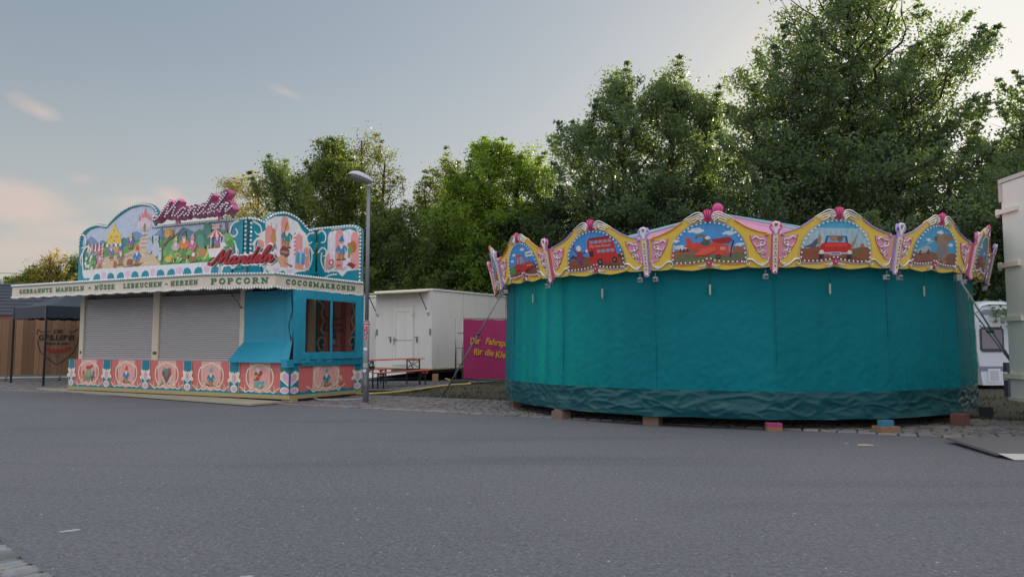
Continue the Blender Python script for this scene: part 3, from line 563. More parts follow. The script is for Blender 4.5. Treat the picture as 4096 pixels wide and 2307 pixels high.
# counter plinth
mb = MB(); mb.box(-8.97, -.02, .05, .6, .96, 1.0, D(150, 120, 110)); mb.build('counter_top', PAINT, stall)
mb = MB(); mb.box(-8.97, .0, .0, .05, .19, 1.0, CORAL); front = mb.build('front_panel', PAINT, stall)
mb = MB(); mb.box(-.05, 0, .055, 2.76, .19, 1.0, CORAL); side = mb.build('side_panel', PAINT, stall)
OC = D(150, 138, 98)
mb = MB(); mb.box(-8.99, .015, -.015, .06, .09, .19, OC); mb.box(-.06, .015, .062, 2.78, .09, .188, OC); mb.build('skirting', PANEL, stall)
CR = D(206, 198, 172); LC = D(190, 150, 178); RD = D(186, 98, 96); PK = D(204, 150, 142); TL = D(0, 112, 132)
def figure(a, x, z, h, kind, r):
    browns = [D(120, 70, 50), D(150, 95, 60), D(100, 60, 45), D(170, 110, 70)]
    if kind == 'gnome':
        hat, coat = r.choice([(D(90, 150, 170), D(20, 120, 130)), (D(150, 110, 140), D(0, 120, 120)), (D(40, 110, 170), D(60, 90, 150)), (D(190, 60, 50), D(40, 110, 160)), (D(90, 150, 90), D(190, 110, 50))]) if r else (0, 0)
        gnome(a, x, z, h, hat, coat)
    elif kind == 'basket':
        for k in range(9): a.ell(x+r.uniform(-.3, .3)*h, z+r.uniform(.35, .75)*h, .13*h, .12*h, r.choice([D(170, 50, 50), D(190, 150, 60), D(120, 70, 50), D(200, 120, 80)]), r.random()*3, 10)
        for k in range(7): a.ell(x-.2*h+r.uniform(-.16, .16)*h, z+.85*h+r.uniform(-.1, .12)*h, .07*h, .06*h, D(190, 190, 200), r.random(), 8)
        a.poly([(x-.28*h, z), (x+.28*h, z), (x+.36*h, z+.36*h), (x-.36*h, z+.36*h)], D(120, 160, 165))
        for k in range(6): a.stroke([(x-.3*h+k*.1*h, z+.02*h), (x-.22*h+k*.1*h, z+.33*h)], .02, D(70, 110, 120), 0)
    elif kind == 'pot':
        a.ell(x, z+.42*h, .3*h, .34*h, D(110, 125, 95)); a.ell(x, z+.5*h, .24*h, .2*h, D(140, 150, 120)); a.ell(x-.05*h, z+.82*h, .22*h, .1*h, D(170, 50, 50)); a.ell(x+.2*h, z+.85*h, .2*h, .09*h, D(150, 70, 50), .5)
        for s_ in (-1, 1): a.ell(x+s_*.42*h, z+.2*h, .2*h, .17*h, r.choice(browns)); a.ell(x+s_*.46*h, z+.5*h, .09*h, .16*h, D(60, 110, 130) if s_ > 0 else D(150, 80, 60))
        a.ell(x, z+.12*h, .16*h, .12*h, D(70, 130, 150))
    elif kind == 'heart':
        for s_ in (-1, 1): a.ell(x+s_*.15*h, z+.62*h, .22*h, .24*h, D(120, 75, 60))
        a.poly([(x-.34*h, z+.55*h), (x, z+.02*h), (x+.34*h, z+.55*h)], D(120, 75, 60)); a.stroke([(x-.38*h, z+.5*h), (x, z+.0), (x+.38*h, z+.5*h)], .035, D(190, 190, 185), 2)
        a.ell(x-.02*h, z+.62*h, .1*h, .24*h, D(60, 130, 130)); a.ell(x+.2*h, z+.75*h, .14*h, .16*h, D(150, 80, 60)); a.ell(x-.2*h, z+.8*h, .1*h, .12*h, D(90, 140, 140))
    for k in range(5): a.ell(x+r.uniform(-.65, .65)*h, z+r.uniform(-.02, .12)*h, .08*h, .06*h, r.choice([D(150, 150, 110), D(120, 130, 90), D(180, 170, 150)]+browns), r.random(), 7)
    for k in range(8):
        xx = x+r.uniform(-.7, .7)*h; a.stroke([(xx, z), (xx+r.uniform(-.06, .06)*h, z+r.uniform(.15, .35)*h)], .012, D(120, 140, 90), 0)
def gnome(a, x, z, h, hat, coat, lean=0, skin=D(205, 150, 125), beard=D(200, 198, 195)):
    for s_ in (-1, 1): a.ell(x+s_*.12*h, z+.04*h, .12*h, .05*h, D(110, 70, 45), 0, 8)
    a.poly([(x-.13*h, z+.05*h), (x-.02*h, z+.05*h), (x, z+.3*h), (x+.03*h, z+.05*h), (x+.14*h, z+.05*h), (x+.18*h, z+.35*h), (x-.17*h, z+.35*h)], D(150, 115, 70))
    a.poly([(x-.2*h, z+.26*h), (x+.2*h, z+.26*h), (x+.13*h, z+.6*h), (x-.13*h, z+.6*h)], coat)
    a.stroke([(x-.13*h, z+.56*h), (x-.25*h, z+.4*h), (x-.12*h, z+.34*h)], .09*h, coat, 2); a.stroke([(x+.13*h, z+.56*h), (x+.26*h, z+.44*h), (x+.2*h, z+.36*h)], .09*h, coat, 2)
    a.ell(x-.12*h, z+.33*h, .04*h, .04*h, skin, 0, 6); a.ell(x+.2*h, z+.36*h, .04*h, .04*h, skin, 0, 6)
    a.ell(x, z+.68*h, .12*h, .11*h, skin, 0, 10); a.poly([(x-.11*h, z+.67*h), (x-.06*h, z+.5*h), (x, z+.43*h), (x+.06*h, z+.5*h), (x+.11*h, z+.67*h), (x, z+.62*h)], beard)
    a.ell(x-.04*h, z+.71*h, .014*h, .018*h, DARK, 0, 6); a.ell(x+.05*h, z+.71*h, .014*h, .018*h, DARK, 0, 6); a.ell(x, z+.67*h, .03*h, .025*h, D(205, 120, 100), 0, 6)
    a.poly([(x-.15*h, z+.74*h), (x+.15*h, z+.74*h), (x+.08*h, z+.9*h), (x+lean+.1*h, z+1.0*h), (x-.04*h, z+.92*h)], hat)
def tulip(a, x, k=1.0, w=.3):      # cream leaf ornament with lilac petals over a turquoise bar
    a.rect(x-w/2, x+w/2, .2, 1.0, TL); a.rect(x-w/2-.012, x-w/2, .2, 1.0, CR); a.rect(x+w/2, x+w/2+.012, .2, 1.0, CR)
    for s_ in (-1, 1):
        a.ell(x+s_*.12*k, .66, .105*k, .06, CR, s_*.9, 12); a.ell(x+s_*.17*k, .53, .08*k, .05, CR, -s_*.5, 10)
        a.poly([(x, .40), (x+s_*.15*k, .52), (x+s_*.16*k, .64), (x+s_*.05*k, .74), (x, .68)], CR)
        a.poly([(x+s_*.06*k, .32), (x+s_*.15*k, .42), (x+s_*.04*k, .46)], TL)
    a.poly([(x, .43), (x+.075*k, .52), (x+.085*k, .6), (x+.05*k, .67), (x, .64 if k > 1.2 else .67), (x-.05*k, .67), (x-.085*k, .6), (x-.075*k, .52)], LC)
    a.ell(x, .305, .13*k, .1, CR, 0, 14); a.ell(x, .305, .095*k, .072, LC, 0, 12); a.stroke([(x-.11*k, .345), (x, .37), (x+.11*k, .345)], .02, CR)
def medallion(a, x, w, kind, seed):
    r = random.Random(seed); hw = w/2
    a.rect(x-hw, x-hw*.52, .2, 1.0, RD); a.rect(x+hw*.52, x+hw, .2, 1.0, RD); a.rect(x-hw*.52, x+hw*.52, .2, 1.0, PK)
    a.poly([(x-hw-.12, .19), (x+hw+.12, .19), (x+hw+.12, .30), (x+hw*.85, .24), (x+hw*.6, .30), (x+hw*.35, .26), (x, .22), (x-hw*.35, .26), (x-hw*.6, .30), (x-hw*.85, .24), (x-hw-.12, .30)], TL)
    a.k += .001
    figure(a, x, .34, .52, kind, r)
    # top arch with curls
    a.stroke([(x-.30, .83), (x-.22, .89), (x-.12, .93), (x, .95), (x+.12, .93), (x+.22, .89), (x+.30, .83)], .035, CR, 3)
    for s_ in (-1, 1):
        a.scroll(x+s_*.30, .86, .06, R(180 if s_ > 0 else 0), .8, .03, CR, -s_)
        a.stroke([(x+s_*.33, .86), (x+s_*.42, .80), (x+s_*.47, .66), (x+s_*.45, .5), (x+s_*.36, .38), (x+s_*.27, .33)], .05, CR, 3, .03)
        a.stroke([(x+s_*.31, .82), (x+s_*.36, .72), (x+s_*.35, .62)], .03, CR, 3, .012)
        a.scroll(x+s_*.30, .37, .07, R(90), .7, .03, CR, s_)
        a.stroke([(x, .235), (x+s_*.07, .3), (x+s_*.14, .33), (x+s_*.2, .27), (x+s_*.28, .25), (x+s_*.38, .28)], .028, CR, 3)
        a.stroke([(x+s_*.38, .28), (x+s_*.5, .235), (x+s_*.62, .33), (x+s_*.75, .38)], .032, CR, 3, .02); a.stroke([(x+s_*.5, .24), (x+s_*.52, .36), (x+s_*.49, .43)], .03, CR, 3, .008)
a = Art(frame((0, 0, 0), X, (0, -1, 0)))
for i, (x, kind) in enumerate([(-8.02, 'pot'), (-6.28, 'gnome'), (-4.55, 'heart'), (-2.8, 'gnome'), (-1.02, 'basket')]): a.k = .003; medallion(a, x, 1.42, kind, 40+i)
a.k = .017
for x, w_ in ((-7.155, .33), (-5.42, .32), (-3.685, .31), (-1.91, .34)): tulip(a, x, 1, w_)
a.k = .017; tulip(a, -8.83, .9, .26); a.rect(-.3, 0, .2, 1.0, TL)
for (pts) in ([(-.02, .40), (-.17, .5), (-.3, .58), (-.3, .74), (-.16, .8), (-.02, .7)],): a.poly(pts, CR); a.poly([(x*.75, .45+(z-.4)*.72) for x, z in pts], LC)
a.ell(-.15, .31, .15, .085, CR); a.ell(-.13, .31, .12, .06, LC)
a.build('painted_ornament', ART, front)
a = Art(frame((0, 0, 0), Y_, (1, 0, 0)))
medallion(a, 1.34, 2.0, 'gnome', 55); gnome(a, 1.9, .36, .36, D(170, 100, 60), D(190, 130, 90))
a.k = .017; a.rect(0, .29, .2, 1.0, TL)
a.poly([(.02, .40), (.17, .5), (.3, .58), (.3, .74), (.16, .8), (.02, .7)], CR); a.poly([(.02, .45), (.13, .52), (.22, .59), (.22, .69), (.12, .74), (.02, .67)], LC)
a.ell(.15, .31, .15, .085, CR); a.ell(.13, .31, .12, .06, LC); tulip(a, 2.6, 1.1, .3)
a.build('painted_ornament', ART, side)
# ---- fascia with lettering
FC = D(190, 178, 162)
fasc = [((-10.64, -.85), (-2.15, -.85), 3.20, 3.20, 2.88, 2.88), ((-2.15, -.85), (0, -.55), 3.20, 3.16, 2.88, 2.86), ((0, -.55), (0, 2.83), 3.16, 3.16, 2.86, 2.86)]
words = [[('GEBRANNTE', -10.24, -8.57), ('MANDELN', -8.4, -7.07), ('+', -6.87, -6.75), ('NYSSE', -6.58, -5.71), ('LEBKUCHEN', -5.33, -3.76), ('-', -3.64, -3.52), ('HERZEN', -3.41, -2.38)], [('POPCORN', .21, 1.97)], [('COCOSMAKRONEN', .33, 3.0)]]
for i, (p, q, zt0, zt1, zb0, zb1) in enumerate(fasc):
    d = Vector((q[0]-p[0], q[1]-p[1], 0)); L = d.length; n = Vector((d.y, -d.x, 0)).normalized(); g_ = .002
    fr = frame((p[0], p[1], 0), d, n)
    mb = MB(); ns = max(3, round(L/.55)); pts = [(g_, zt0), (g_, zb0)]
    for k in range(ns):      # lobed lower edge
        x0, x1 = L*k/ns, L*(k+1)/ns
        for t in (.1, .3, .5, .7, .9): x = x0+(x1-x0)*t; pts.append((x, zb0+(zb1-zb0)*x/L-.045*math.sin(math.pi*t)**.6-.0))
    pts += [(L-g_, zb1), (L-g_, zt1)]
    mb.slab(fr, pts, -.05, 0, FC, D(120, 115, 105)); fb = mb.build('fascia_board', PAINT, stall)
    a = Art(fr); a.side = D(0, 60, 45)
    pr = [(x, z+.055) for x, z in pts[2:-2]]; low = [(x, z) for x, z in pts[2:-2]]
    a.poly(low+[(x, z+.05) for x, z in low[::-1]], D(10, 100, 98))
    for wd_, x0, x1 in words[i]:
        if i == 0: x0 += 10.64; x1 += 10.64; z0 = z1 = 2.985; h = .125
        elif i == 1: z0, z1, h = 2.975, 2.955, .145
        else: z0, z1, h = 2.955, 2.95, .125
        a.side = D(150, 150, 130); b_ = a
        word(a, wd_, x0, x1, z0, h, D(0, 92, 66), z1)
    a.build('green_lettering', PAINT, fb)
    mb = MB(); mb.bar(fr(0, zt0+.012, .0), fr(L, zt1+.012, .0), .06, .03, D(90, 140, 138)); mb.build('top_rail', PAINT, fb)
    mb = MB()
    for q3 in resample([fr(.04, zt0+.035, .03), fr(L-.04, zt1+.035, .03)], .09): mb.ball(q3, .034, D(214, 212, 204), 6, 4)
    for q3 in resample([fr(x, z+.02, .025) for x, z in pts[2:-2]], .085): mb.ball(q3, .034, D(210, 210, 202), 6, 4)
    mb.build('bulb_row', BULB, fb, kind='stuff')
# canopy floor over the counter and porch ceiling
mb = MB(); mb.add([(-10.6, -.8, 3.0), (-2.2, -.8, 3.0), (-.06, -.5, 3.0), (-.06, 2.8, 3.0), (-1.98, 2.8, 3.0), (-1.98, .4, 3.0), (-9.3, .6, 3.0), (-10.6, .6, 3.0)], [(0, 1, 2, 3, 4, 5, 6, 7)], D(110, 105, 100))
mb.add([(-10.6, -.8, 3.1), (-2.2, -.8, 3.1), (-.06, -.5, 3.1), (-.06, 2.8, 3.1), (-1.98, 2.8, 3.1), (-1.98, .4, 3.1), (-9.3, .6, 3.1), (-10.6, .6, 3.1)], [(7, 6, 5, 4, 3, 2, 1, 0)], D(120, 118, 112))
mb.build('canopy', MATTE, stall)
# ---- sign A (long picture board above the front)
def smooth_closed(p, fixed): return p
outA = [(-9.38, 3.0), (-9.39, 4.57), (-9.35, 4.85), (-9.14, 5.04), (-8.82, 5.15), (-8.44, 5.18), (-8.03, 5.1)]
outA2 = [(-8.03, 5.1), (-7.81, 5.27), (-7.42, 5.48), (-7.02, 5.61), (-6.62, 5.66), (-6.23, 5.64), (-5.92, 5.56), (-5.72, 5.42), (-5.64, 5.26), (-5.67, 5.08), (-5.82, 4.93)]
oA = [outA[0]]+cat(outA[1:], 3)+cat(outA2, 3)[1:]+[(-4, 4.92), (-2.0, 4.89), (-2.0, 3.0)]
frA = frame((0, .4, 0), X, (0, -1, 0))
mb = MB(); mb.slab(frA, oA, -.06, 0, BT, D(70, 110, 120)); sa_ = mb.build('sign_board', PAINT, stall)
a = Art(frA)
picA = [(-9.0, 3.73), (-9.02, 4.2), (-9.2, 4.62), (-9.15, 4.8), (-8.8, 5.02), (-8.4, 5.06), (-8.05, 5.0), (-7.75, 5.17), (-7.3, 5.38), (-6.9, 5.52), (-6.4, 5.56), (-6.0, 5.49), (-5.78, 5.3), (-5.77, 5.1), (-5.95, 4.84), (-4, 4.82), (-2.55, 4.8), (-2.5, 4.4), (-2.65, 3.7)]
SKYP, HAZ, MTN = D(170, 178, 195), D(150, 170, 190), D(110, 130, 165)
a.poly(picA, SKYP)
# mountains, woods, meadow, path
ms = [(-9.05, 3.74), (-9.1, 4.62)]; r = random.Random(3)
for k in range(30): ms.append((-9.05+k*.222, 4.66+.16*math.sin(k*1.3)+r.uniform(-.06, .08)))
ms += [(-2.55, 4.6), (-2.6, 3.74)]; a.poly(ms, MTN)
for k in range(26): a.ell(-9+k*.25+r.uniform(-.05, .05), 4.45+r.uniform(-.06, .08), .17, .13+.05*r.random(), r.choice([D(70, 120, 110), D(60, 105, 110), D(90, 135, 120), D(80, 125, 135)]), 0, 9)
a.poly([(-9.0, 3.73), (-9.0, 4.38), (-8.2, 4.42), (-7.4, 4.34), (-6.6, 4.5), (-5.9, 4.62), (-5.3, 4.45), (-4.5, 4.36), (-3.6, 4.36), (-2.6, 4.4), (-2.6, 3.73)], D(96, 142, 84))
for k in range(22): a.ell(-8.9+k*.29, 4.1+r.uniform(-.2, .22), .2, .09, r.choice([D(120, 158, 90), D(80, 128, 74), D(130, 165, 100)]), r.uniform(-.3, .3), 9)
a.poly([(-8.75, 3.73), (-8.5, 3.95), (-8.0, 4.12), (-7.2, 4.14), (-6.75, 4.25), (-6.45, 4.5), (-6.42, 4.62), (-6.1, 4.62), (-6.02, 4.4), (-5.85, 4.1), (-5.55, 3.85), (-5.5, 3.74)], D(190, 168, 140))
for k in range(9): a.rect(-6.42+.015*k, -6.08-.005*k, 4.3+k*.06, 4.335+k*.06, D(205, 185, 180) if k % 2 else D(160, 135, 130))
for k in range(16): a.ell(-8.2+r.uniform(0, 2.5), 3.85+r.uniform(0, .3), .1, .03, r.choice([D(160, 135, 108), D(205, 185, 160)]), 0, 8)
# small pink turret house on the hill
WL = D(190, 170, 180); RF = D(205, 110, 105)
a.rect(-6.5, -6.0, 4.82, 5.12, WL)
for x, w_, zt, hr in ((-6.5, .1, 5.12, .22), (-6.02, .1, 5.1, .2), (-6.25, .16, 5.2, .32), (-6.38, .07, 5.2, .18), (-6.12, .07, 5.18, .18)):
    a.rect(x-w_/2, x+w_/2, 4.9, zt, D(200, 182, 190)); a.poly([(x-w_*.62, zt), (x+w_*.62, zt), (x, zt+hr)], RF)
a.ell(-6.25, 4.92, .06, .12, D(120, 120, 90), 0, 10)
# yellow gabled market hut
a.rect(-7.95, -7.35, 4.2, 4.5, D(150, 90, 60)); a.rect(-7.88, -7.42, 4.22, 4.42, D(190, 140, 90))
a.poly([(-8.02, 4.5), (-7.3, 4.5), (-7.35, 4.78), (-7.5, 4.9), (-7.62, 5.06), (-7.66, 5.18), (-7.72, 5.04), (-7.85, 4.88), (-7.96, 4.76)], D(210, 180, 70))
for k in range(6): a.stroke([(-7.95+k*.11, 4.52), (-7.88+k*.09, 4.76)], .012, D(160, 120, 50), 0)
for x, z in ((-7.66, 4.92), (-7.78, 4.72), (-7.52, 4.72), (-7.64, 4.6)): a.ell(x, z, .035, .035, D(190, 60, 50), 0, 7)
for k in range(7): a.rect(-8.02+k*.105, -7.915+k*.105, 4.42, 4.5, D(60, 110, 150) if k % 2 else D(210, 205, 200))
# striped awning stall
for k in range(9): x = -8.95+k*.09; a.poly([(x, 4.32), (x+.09, 4.32), (x+.06+.02, 4.56), (x+.0+.04, 4.56)], D(195, 60, 60) if k % 2 else D(220, 212, 208))
a.rect(-8.9, -8.2, 4.08, 4.3, D(130, 140, 150)); a.rect(-8.85, -8.3, 4.0, 4.1, D(150, 110, 80))
a.stroke([(-9.0, 4.05), (-8.6, 4.15), (-8.2, 4.3)], .05, D(140, 95, 60))
# candy poles, barrels, toadstools
a.rect(-8.24, -8.16, 4.05, 4.48, D(215, 205, 200))
for k in range(4): a.poly([(-8.24, 4.08+k*.1), (-8.16, 4.13+k*.1), (-8.16, 4.18+k*.1), (-8.24, 4.13+k*.1)], D(180, 50, 55))
for g4 in [(-8.3, 3.8, .5, D(190, 60, 60), D(200, 110, 160)), (-7.75, 4.06, .48, D(150, 160, 200), D(40, 110, 180)), (-7.3, 3.82, .62, D(40, 100, 175), D(120, 110, 100)), (-6.55, 3.8, .62, D(195, 50, 45), D(40, 110, 185)), (-6.85, 4.3, .5, D(190, 170, 120), D(110, 80, 150)),
           (-4.85, 3.98, .6, D(205, 185, 90), D(180, 165, 170)), (-4.5, 4.0, .72, D(60, 110, 80), D(215, 120, 50)), (-4.15, 3.98, .62, D(200, 150, 150), D(195, 90, 140)), (-3.15, 4.08, .55, D(205, 180, 70), D(130, 95, 160))]: gnome(a, *g4)
for x, z, s_, c in ((-5.98, 4.15, .42, D(165, 175, 190)), (-5.7, 4.05, .48, D(175, 180, 190)), (-5.5, 3.9, .28, D(180, 185, 195))):
    a.ell(x, z+.2*s_*2, .17*s_*2, .26*s_*2, c); a.ell(x, z+.62*s_*1.6, .12*s_*2, .11*s_*2, c); a.ell(x-.09*s_*2, z+.66*s_*1.75, .04, .04, c, 0, 7); a.ell(x+.09*s_*2, z+.66*s_*1.75, .04, .04, c, 0, 7); a.ell(x, z+.6*s_*1.6, .04, .03, D(120, 120, 130), 0, 7)
a.poly([(-7.0, 3.82), (-6.8, 3.82), (-6.72, 3.98), (-6.95, 4.0)], D(140, 80, 50)); a.stroke([(-7.15, 3.8), (-7.0, 3.76), (-6.75, 3.78)], .03, D(130, 70, 45))
a.stroke([(-6.8, 3.84), (-6.55, 3.78), (-6.3, 3.86)], .03, D(140, 75, 50)); a.ell(-7.55, 3.86, .07, .12, D(170, 90, 60)); a.ell(-8.7, 3.86, .06, .1, D(120, 130, 150)); a.ell(-8.7, 3.98, .05, .05, D(170, 175, 190))
for k in range(26): a.ell(-9+r.random()*.5, 3.78+r.random()*.4, .07, .05, r.choice([D(70, 140, 70), D(90, 160, 80), D(60, 120, 70), D(210, 220, 190)]), r.random(), 7)
a.stroke([(-5.42, 3.74), (-5.43, 4.8)], .018, D(60, 70, 80), 0)
# second half: branch, meadow, toadstools, popcorn cart
a.stroke([(-5.4, 4.3), (-5.1, 4.5), (-4.8, 4.62), (-4.5, 4.78)], .06, D(110, 95, 80), 3, .02); a.stroke([(-5.1, 4.5), (-4.95, 4.66), (-4.9, 4.8)], .035, D(110, 95, 80), 3, .012); a.stroke([(-4.85, 4.6), (-4.55, 4.62), (-4.3, 4.72)], .025, D(110, 95, 80), 3, .01)
a.ell(-5.2, 4.66, .13, .14, D(215, 150, 60)); a.ell(-5.02, 4.66, .06, .12, D(180, 120, 60))
for k in range(30): a.ell(-5.3+r.random()*2.0, 3.78+r.random()*.28, .13, .07, r.choice([D(90, 160, 70), D(70, 135, 60), D(120, 175, 90), D(105, 165, 80)]), r.random()*.4, 8)
for x, z in ((-4.72, 3.88), (-4.58, 3.84), (-4.9, 3.8), (-4.35, 3.8)): a.rect(x-.018, x+.018, z, z+.09, D(215, 210, 200)); a.ell(x, z+.1, .06, .035, D(200, 50, 45), 0, 9)
a.ell(-5.15, 3.9, .13, .09, D(215, 160, 70)); a.ell(-5.02, 3.98, .06, .05, D(215, 170, 90)); a.rect(-4.2, -3.95, 3.78, 4.0, D(140, 100, 60)); a.ell(-4.08, 3.98, .11, .1, D(150, 90, 60)); a.ell(-4.08, 3.98, .07, .06, D(210, 205, 200))
for k in range(12): a.ell(-3.9+r.random()*.6, 4.25+r.random()*.5, .14, .2, r.choice([D(70, 125, 110), D(80, 140, 120), D(60, 110, 95)]), r.random(), 9)
a.ell(-3.75, 4.02, .2, .14, D(170, 125, 80)); a.stroke([(-3.62, 3.85), (-3.5, 4.0), (-3.5, 4.2)], .06, D(215, 185, 70))
a.poly([(-3.42, 3.86), (-2.98, 3.86), (-2.9, 4.12), (-3.5, 4.12)], D(212, 208, 204)); a.stroke([(-3.5, 4.12), (-2.9, 4.12)], .03, D(180, 50, 50), 0); a.rect(-3.4, -3.37, 4.12, 4.45, D(190, 190, 195)); a.rect(-3.02, -2.99, 4.12, 4.45, D(190, 190, 195))
for k in range(8): t0, t1 = math.pi*k/8, math.pi*(k+1)/8; a.poly([(-3.2, 4.66), (-3.2-.34*math.cos(t0), 4.43-.02*math.sin(t0)), (-3.2-.34*math.cos(t1), 4.43-.02*math.sin(t1))], D(195, 50, 50) if k % 2 else D(220, 212, 206))
a.rect(-3.36, -3.04, 4.64, 4.78, D(214, 150, 140)); a.rect(-3.34, -3.06, 4.66, 4.76, D(215, 205, 200))
a.rect(-3.0, -2.72, 4.04, 4.24, D(214, 214, 216)); a.rect(-2.92, -2.8, 4.24, 4.46, D(170, 150, 190))
ktxt = a.k
a.rect(-2.85, -2.76, 4.3, 4.8, D(110, 95, 85))
for k in range(14): a.ell(-2.68+r.uniform(-.1, .14), 4.0+r.random()*.45, .1, .13, r.choice([D(90, 150, 70), D(70, 130, 65), D(110, 165, 85)]), r.random(), 9)
# white band with turquoise arches and lilac shields
WB = D(204, 202, 208)
a.poly([(-9.0, 3.5), (-2.45, 3.5), (-2.3, 3.66), (-2.6, 3.73), (-9.05, 3.76)], WB); a.rect(-8.75, -2.55, 3.3, 3.55, WB); a.rect(-8.9, -8.72, 3.3, 3.5, BT)
for k in range(6):
    x = -8.6+.565*2*k+.57
    if k < 5:
        a.poly([(x-.13, 3.62), (x-.11, 3.48), (x, 3.42), (x+.11, 3.48), (x+.13, 3.62), (x, 3.66)], D(200, 172, 194))
    for s_ in ((-1, 1) if k < 5 else (-1,)): a.poly([(x+s_*.16, 3.3), (x+s_*.17, 3.5), (x+s_*.22, 3.6), (x+s_*.36, 3.62), (x+s_*.47, 3.56), (x+s_*.53, 3.42), (x+s_*.54, 3.3)], BT)
SW = D(208, 206, 196)
a.k = .036
a.stroke([(-9.28, 4.9), (-9.1, 4.85), (-9.0, 4.68), (-9.06, 4.5), (-9.2, 4.46)], .07, SW, 4, .04); a.stroke([(-8.8, 4.26), (-8.75, 4.4), (-8.9, 4.5), (-9.08, 4.4), (-9.15, 4.2), (-9.1, 3.9), (-9.05, 3.6), (-8.9, 3.5), (-8.7, 3.48), (-8.6, 3.35)], .065, SW, 4, .05); a.stroke([(-9.16, 4.3), (-9.25, 4.1), (-9.15, 3.9)], .045, SW, 4, .02)
a.poly([(-2.6, 4.86), (-2.15, 4.86), (-2.15, 3.5), (-2.6, 3.5), (-2.45, 4.2)], BT)
a.stroke([(-2.32, 4.82), (-2.55, 4.74), (-2.66, 4.5), (-2.5, 4.38), (-2.36, 4.48), (-2.44, 4.6)], .07, SW, 4, .04); a.stroke([(-2.95, 4.1), (-2.9, 4.3), (-2.7, 4.36), (-2.48, 4.24), (-2.38, 4.0), (-2.4, 3.8), (-2.5, 3.64), (-2.8, 3.56)], .075, SW, 4, .05); a.stroke([(-2.42, 4.1), (-2.3, 3.95), (-2.4, 3.8)], .04, SW, 3, .015)
pa = a.build('painted_picture', ART, sa_)
ftext(frA, 'POPCORN', -3.335, 4.685, .075, D(185, 50, 50), 'cart_lettering', PAINT, sa_, depth=ktxt+.012)
# ---- sign B (arched board on the trailer side) and sign C (end board)
frB = frame((-2.0, .4, 0), Y_, (1, 0, 0))
oB = [(0.0, 3.0), (2.63, 3.0), (2.63, 4.96), (2.48, 4.94), (2.34, 4.86)]+cat([(2.34, 4.86), (2.19, 4.95), (2.01, 5.08), (1.76, 5.19), (1.41, 5.25), (1.14, 5.22), (.85, 5.13), (.63, 4.99), (.51, 4.86)], 3)[1:]+[(.32, 4.91), (.0, 4.9)]
mb = MB(); mb.slab(frB, oB, -.06, 0, BT, D(90, 130, 140)); sb_ = mb.build('sign_board', PAINT, stall)
frC = frame((-1.98, 3.06, 0), X, (0, -1, 0))
oC = [(0.02, 3.0), (1.72, 3.0)]+cat([(1.72, 4.0), (1.72, 4.68), (1.62, 4.86), (1.44, 4.95), (1.18, 4.97)], 3)+[(.02, 4.97)]
mb = MB(); mb.slab(frC, oC, -.06, 0, BT, D(90, 130, 140)); sc2 = mb.build('sign_board', PAINT, stall)
def columns(a, x0, x1, zb, tops, cols):
    n = len(tops); w_ = (x1-x0)/n
    for i in range(n):
        xa, xb = x0+i*w_, x0+(i+1)*w_; rr = w_/2
        a.poly([(xa, zb), (xb, zb)]+[(xa+rr+rr*math.cos(math.pi*k/10), tops[i]-rr+rr*1.2*math.sin(math.pi*k/10)) for k in range(11)], cols[i])
PW, PP = D(204, 198, 206), D(206, 140, 136)
a = Art(frB)
a.poly([(.28, 3.62), (.28, 4.0), (.42, 4.5), (.62, 4.62), (.6, 4.85), (.95, 5.05), (1.4, 5.12), (1.85, 5.02), (2.05, 4.8), (2.2, 4.72), (2.35, 4.4), (2.4, 3.85), (2.2, 3.6), (1.9, 3.56), (1.6, 3.42), (1.3, 3.55), (.9, 3.4), (.6, 3.56)], D(214, 206, 200))
columns(a, .32, 2.36, 3.64, [4.3, 4.74, 5.0, 5.08, 4.95, 4.66, 4.3], [PP, PP, PW, PP, PW, PP, PP]); a.rect(.32, .6, 3.62, 3.8, PW)
for s_, cx in ((1, .45), (-1, 2.25)):
    a.stroke([(cx-.28*s_, 4.15), (cx-.1*s_, 4.35), (cx+.12*s_, 4.3), (cx+.14*s_, 4.12), (cx-.02*s_, 4.08)], .07, SW, 4, .04); a.stroke([(cx-.3*s_, 4.8), (cx-.05*s_, 4.72), (cx+.02*s_, 4.55), (cx-.1*s_, 4.45), (cx-.22*s_, 4.52)], .06, SW, 4, .035)
    a.stroke([(cx-.2*s_, 4.25), (cx-.22*s_, 4.0), (cx-.12*s_, 3.75), (cx+.1*s_, 3.6)], .05, SW, 4, .04)
gnome(a, 1.42, 4.2, .78, D(190, 140, 60), D(0, 125, 130)); a.stroke([(1.25, 4.3), (1.42, 4.95)], .03, D(120, 70, 45), 0)
a.ell(1.36, 4.08, .2, .15, D(110, 60, 55)); a.ell(1.36, 4.08, .2, .04, D(160, 120, 110)); a.poly([(1.0, 3.86), (1.3, 4.0), (1.5, 3.8), (1.2, 3.7)], D(185, 150, 110)); a.poly([(1.3, 3.8), (1.7, 3.72), (1.62, 3.66)], D(150, 90, 70))
a.ell(.92, 4.42, .1, .18, D(185, 130, 80)); a.ell(.92, 4.62, .08, .08, D(190, 120, 90)); a.stroke([(.86, 4.66), (.82, 4.85)], .025, D(180, 130, 70)); a.stroke([(.98, 4.66), (1.02, 4.86)], .025, D(180, 130, 70)); a.stroke([(.88, 4.28), (.82, 4.1)], .05, D(170, 110, 70)); a.stroke([(.98, 4.28), (1.04, 4.12)], .05, D(170, 110, 70))
a.rect(1.72, 1.78, 4.0, 4.75, D(215, 205, 205))
for k in range(6): a.poly([(1.72, 4.02+k*.12), (1.78, 4.06+k*.12), (1.78, 4.11+k*.12), (1.72, 4.07+k*.12)], D(190, 60, 70))
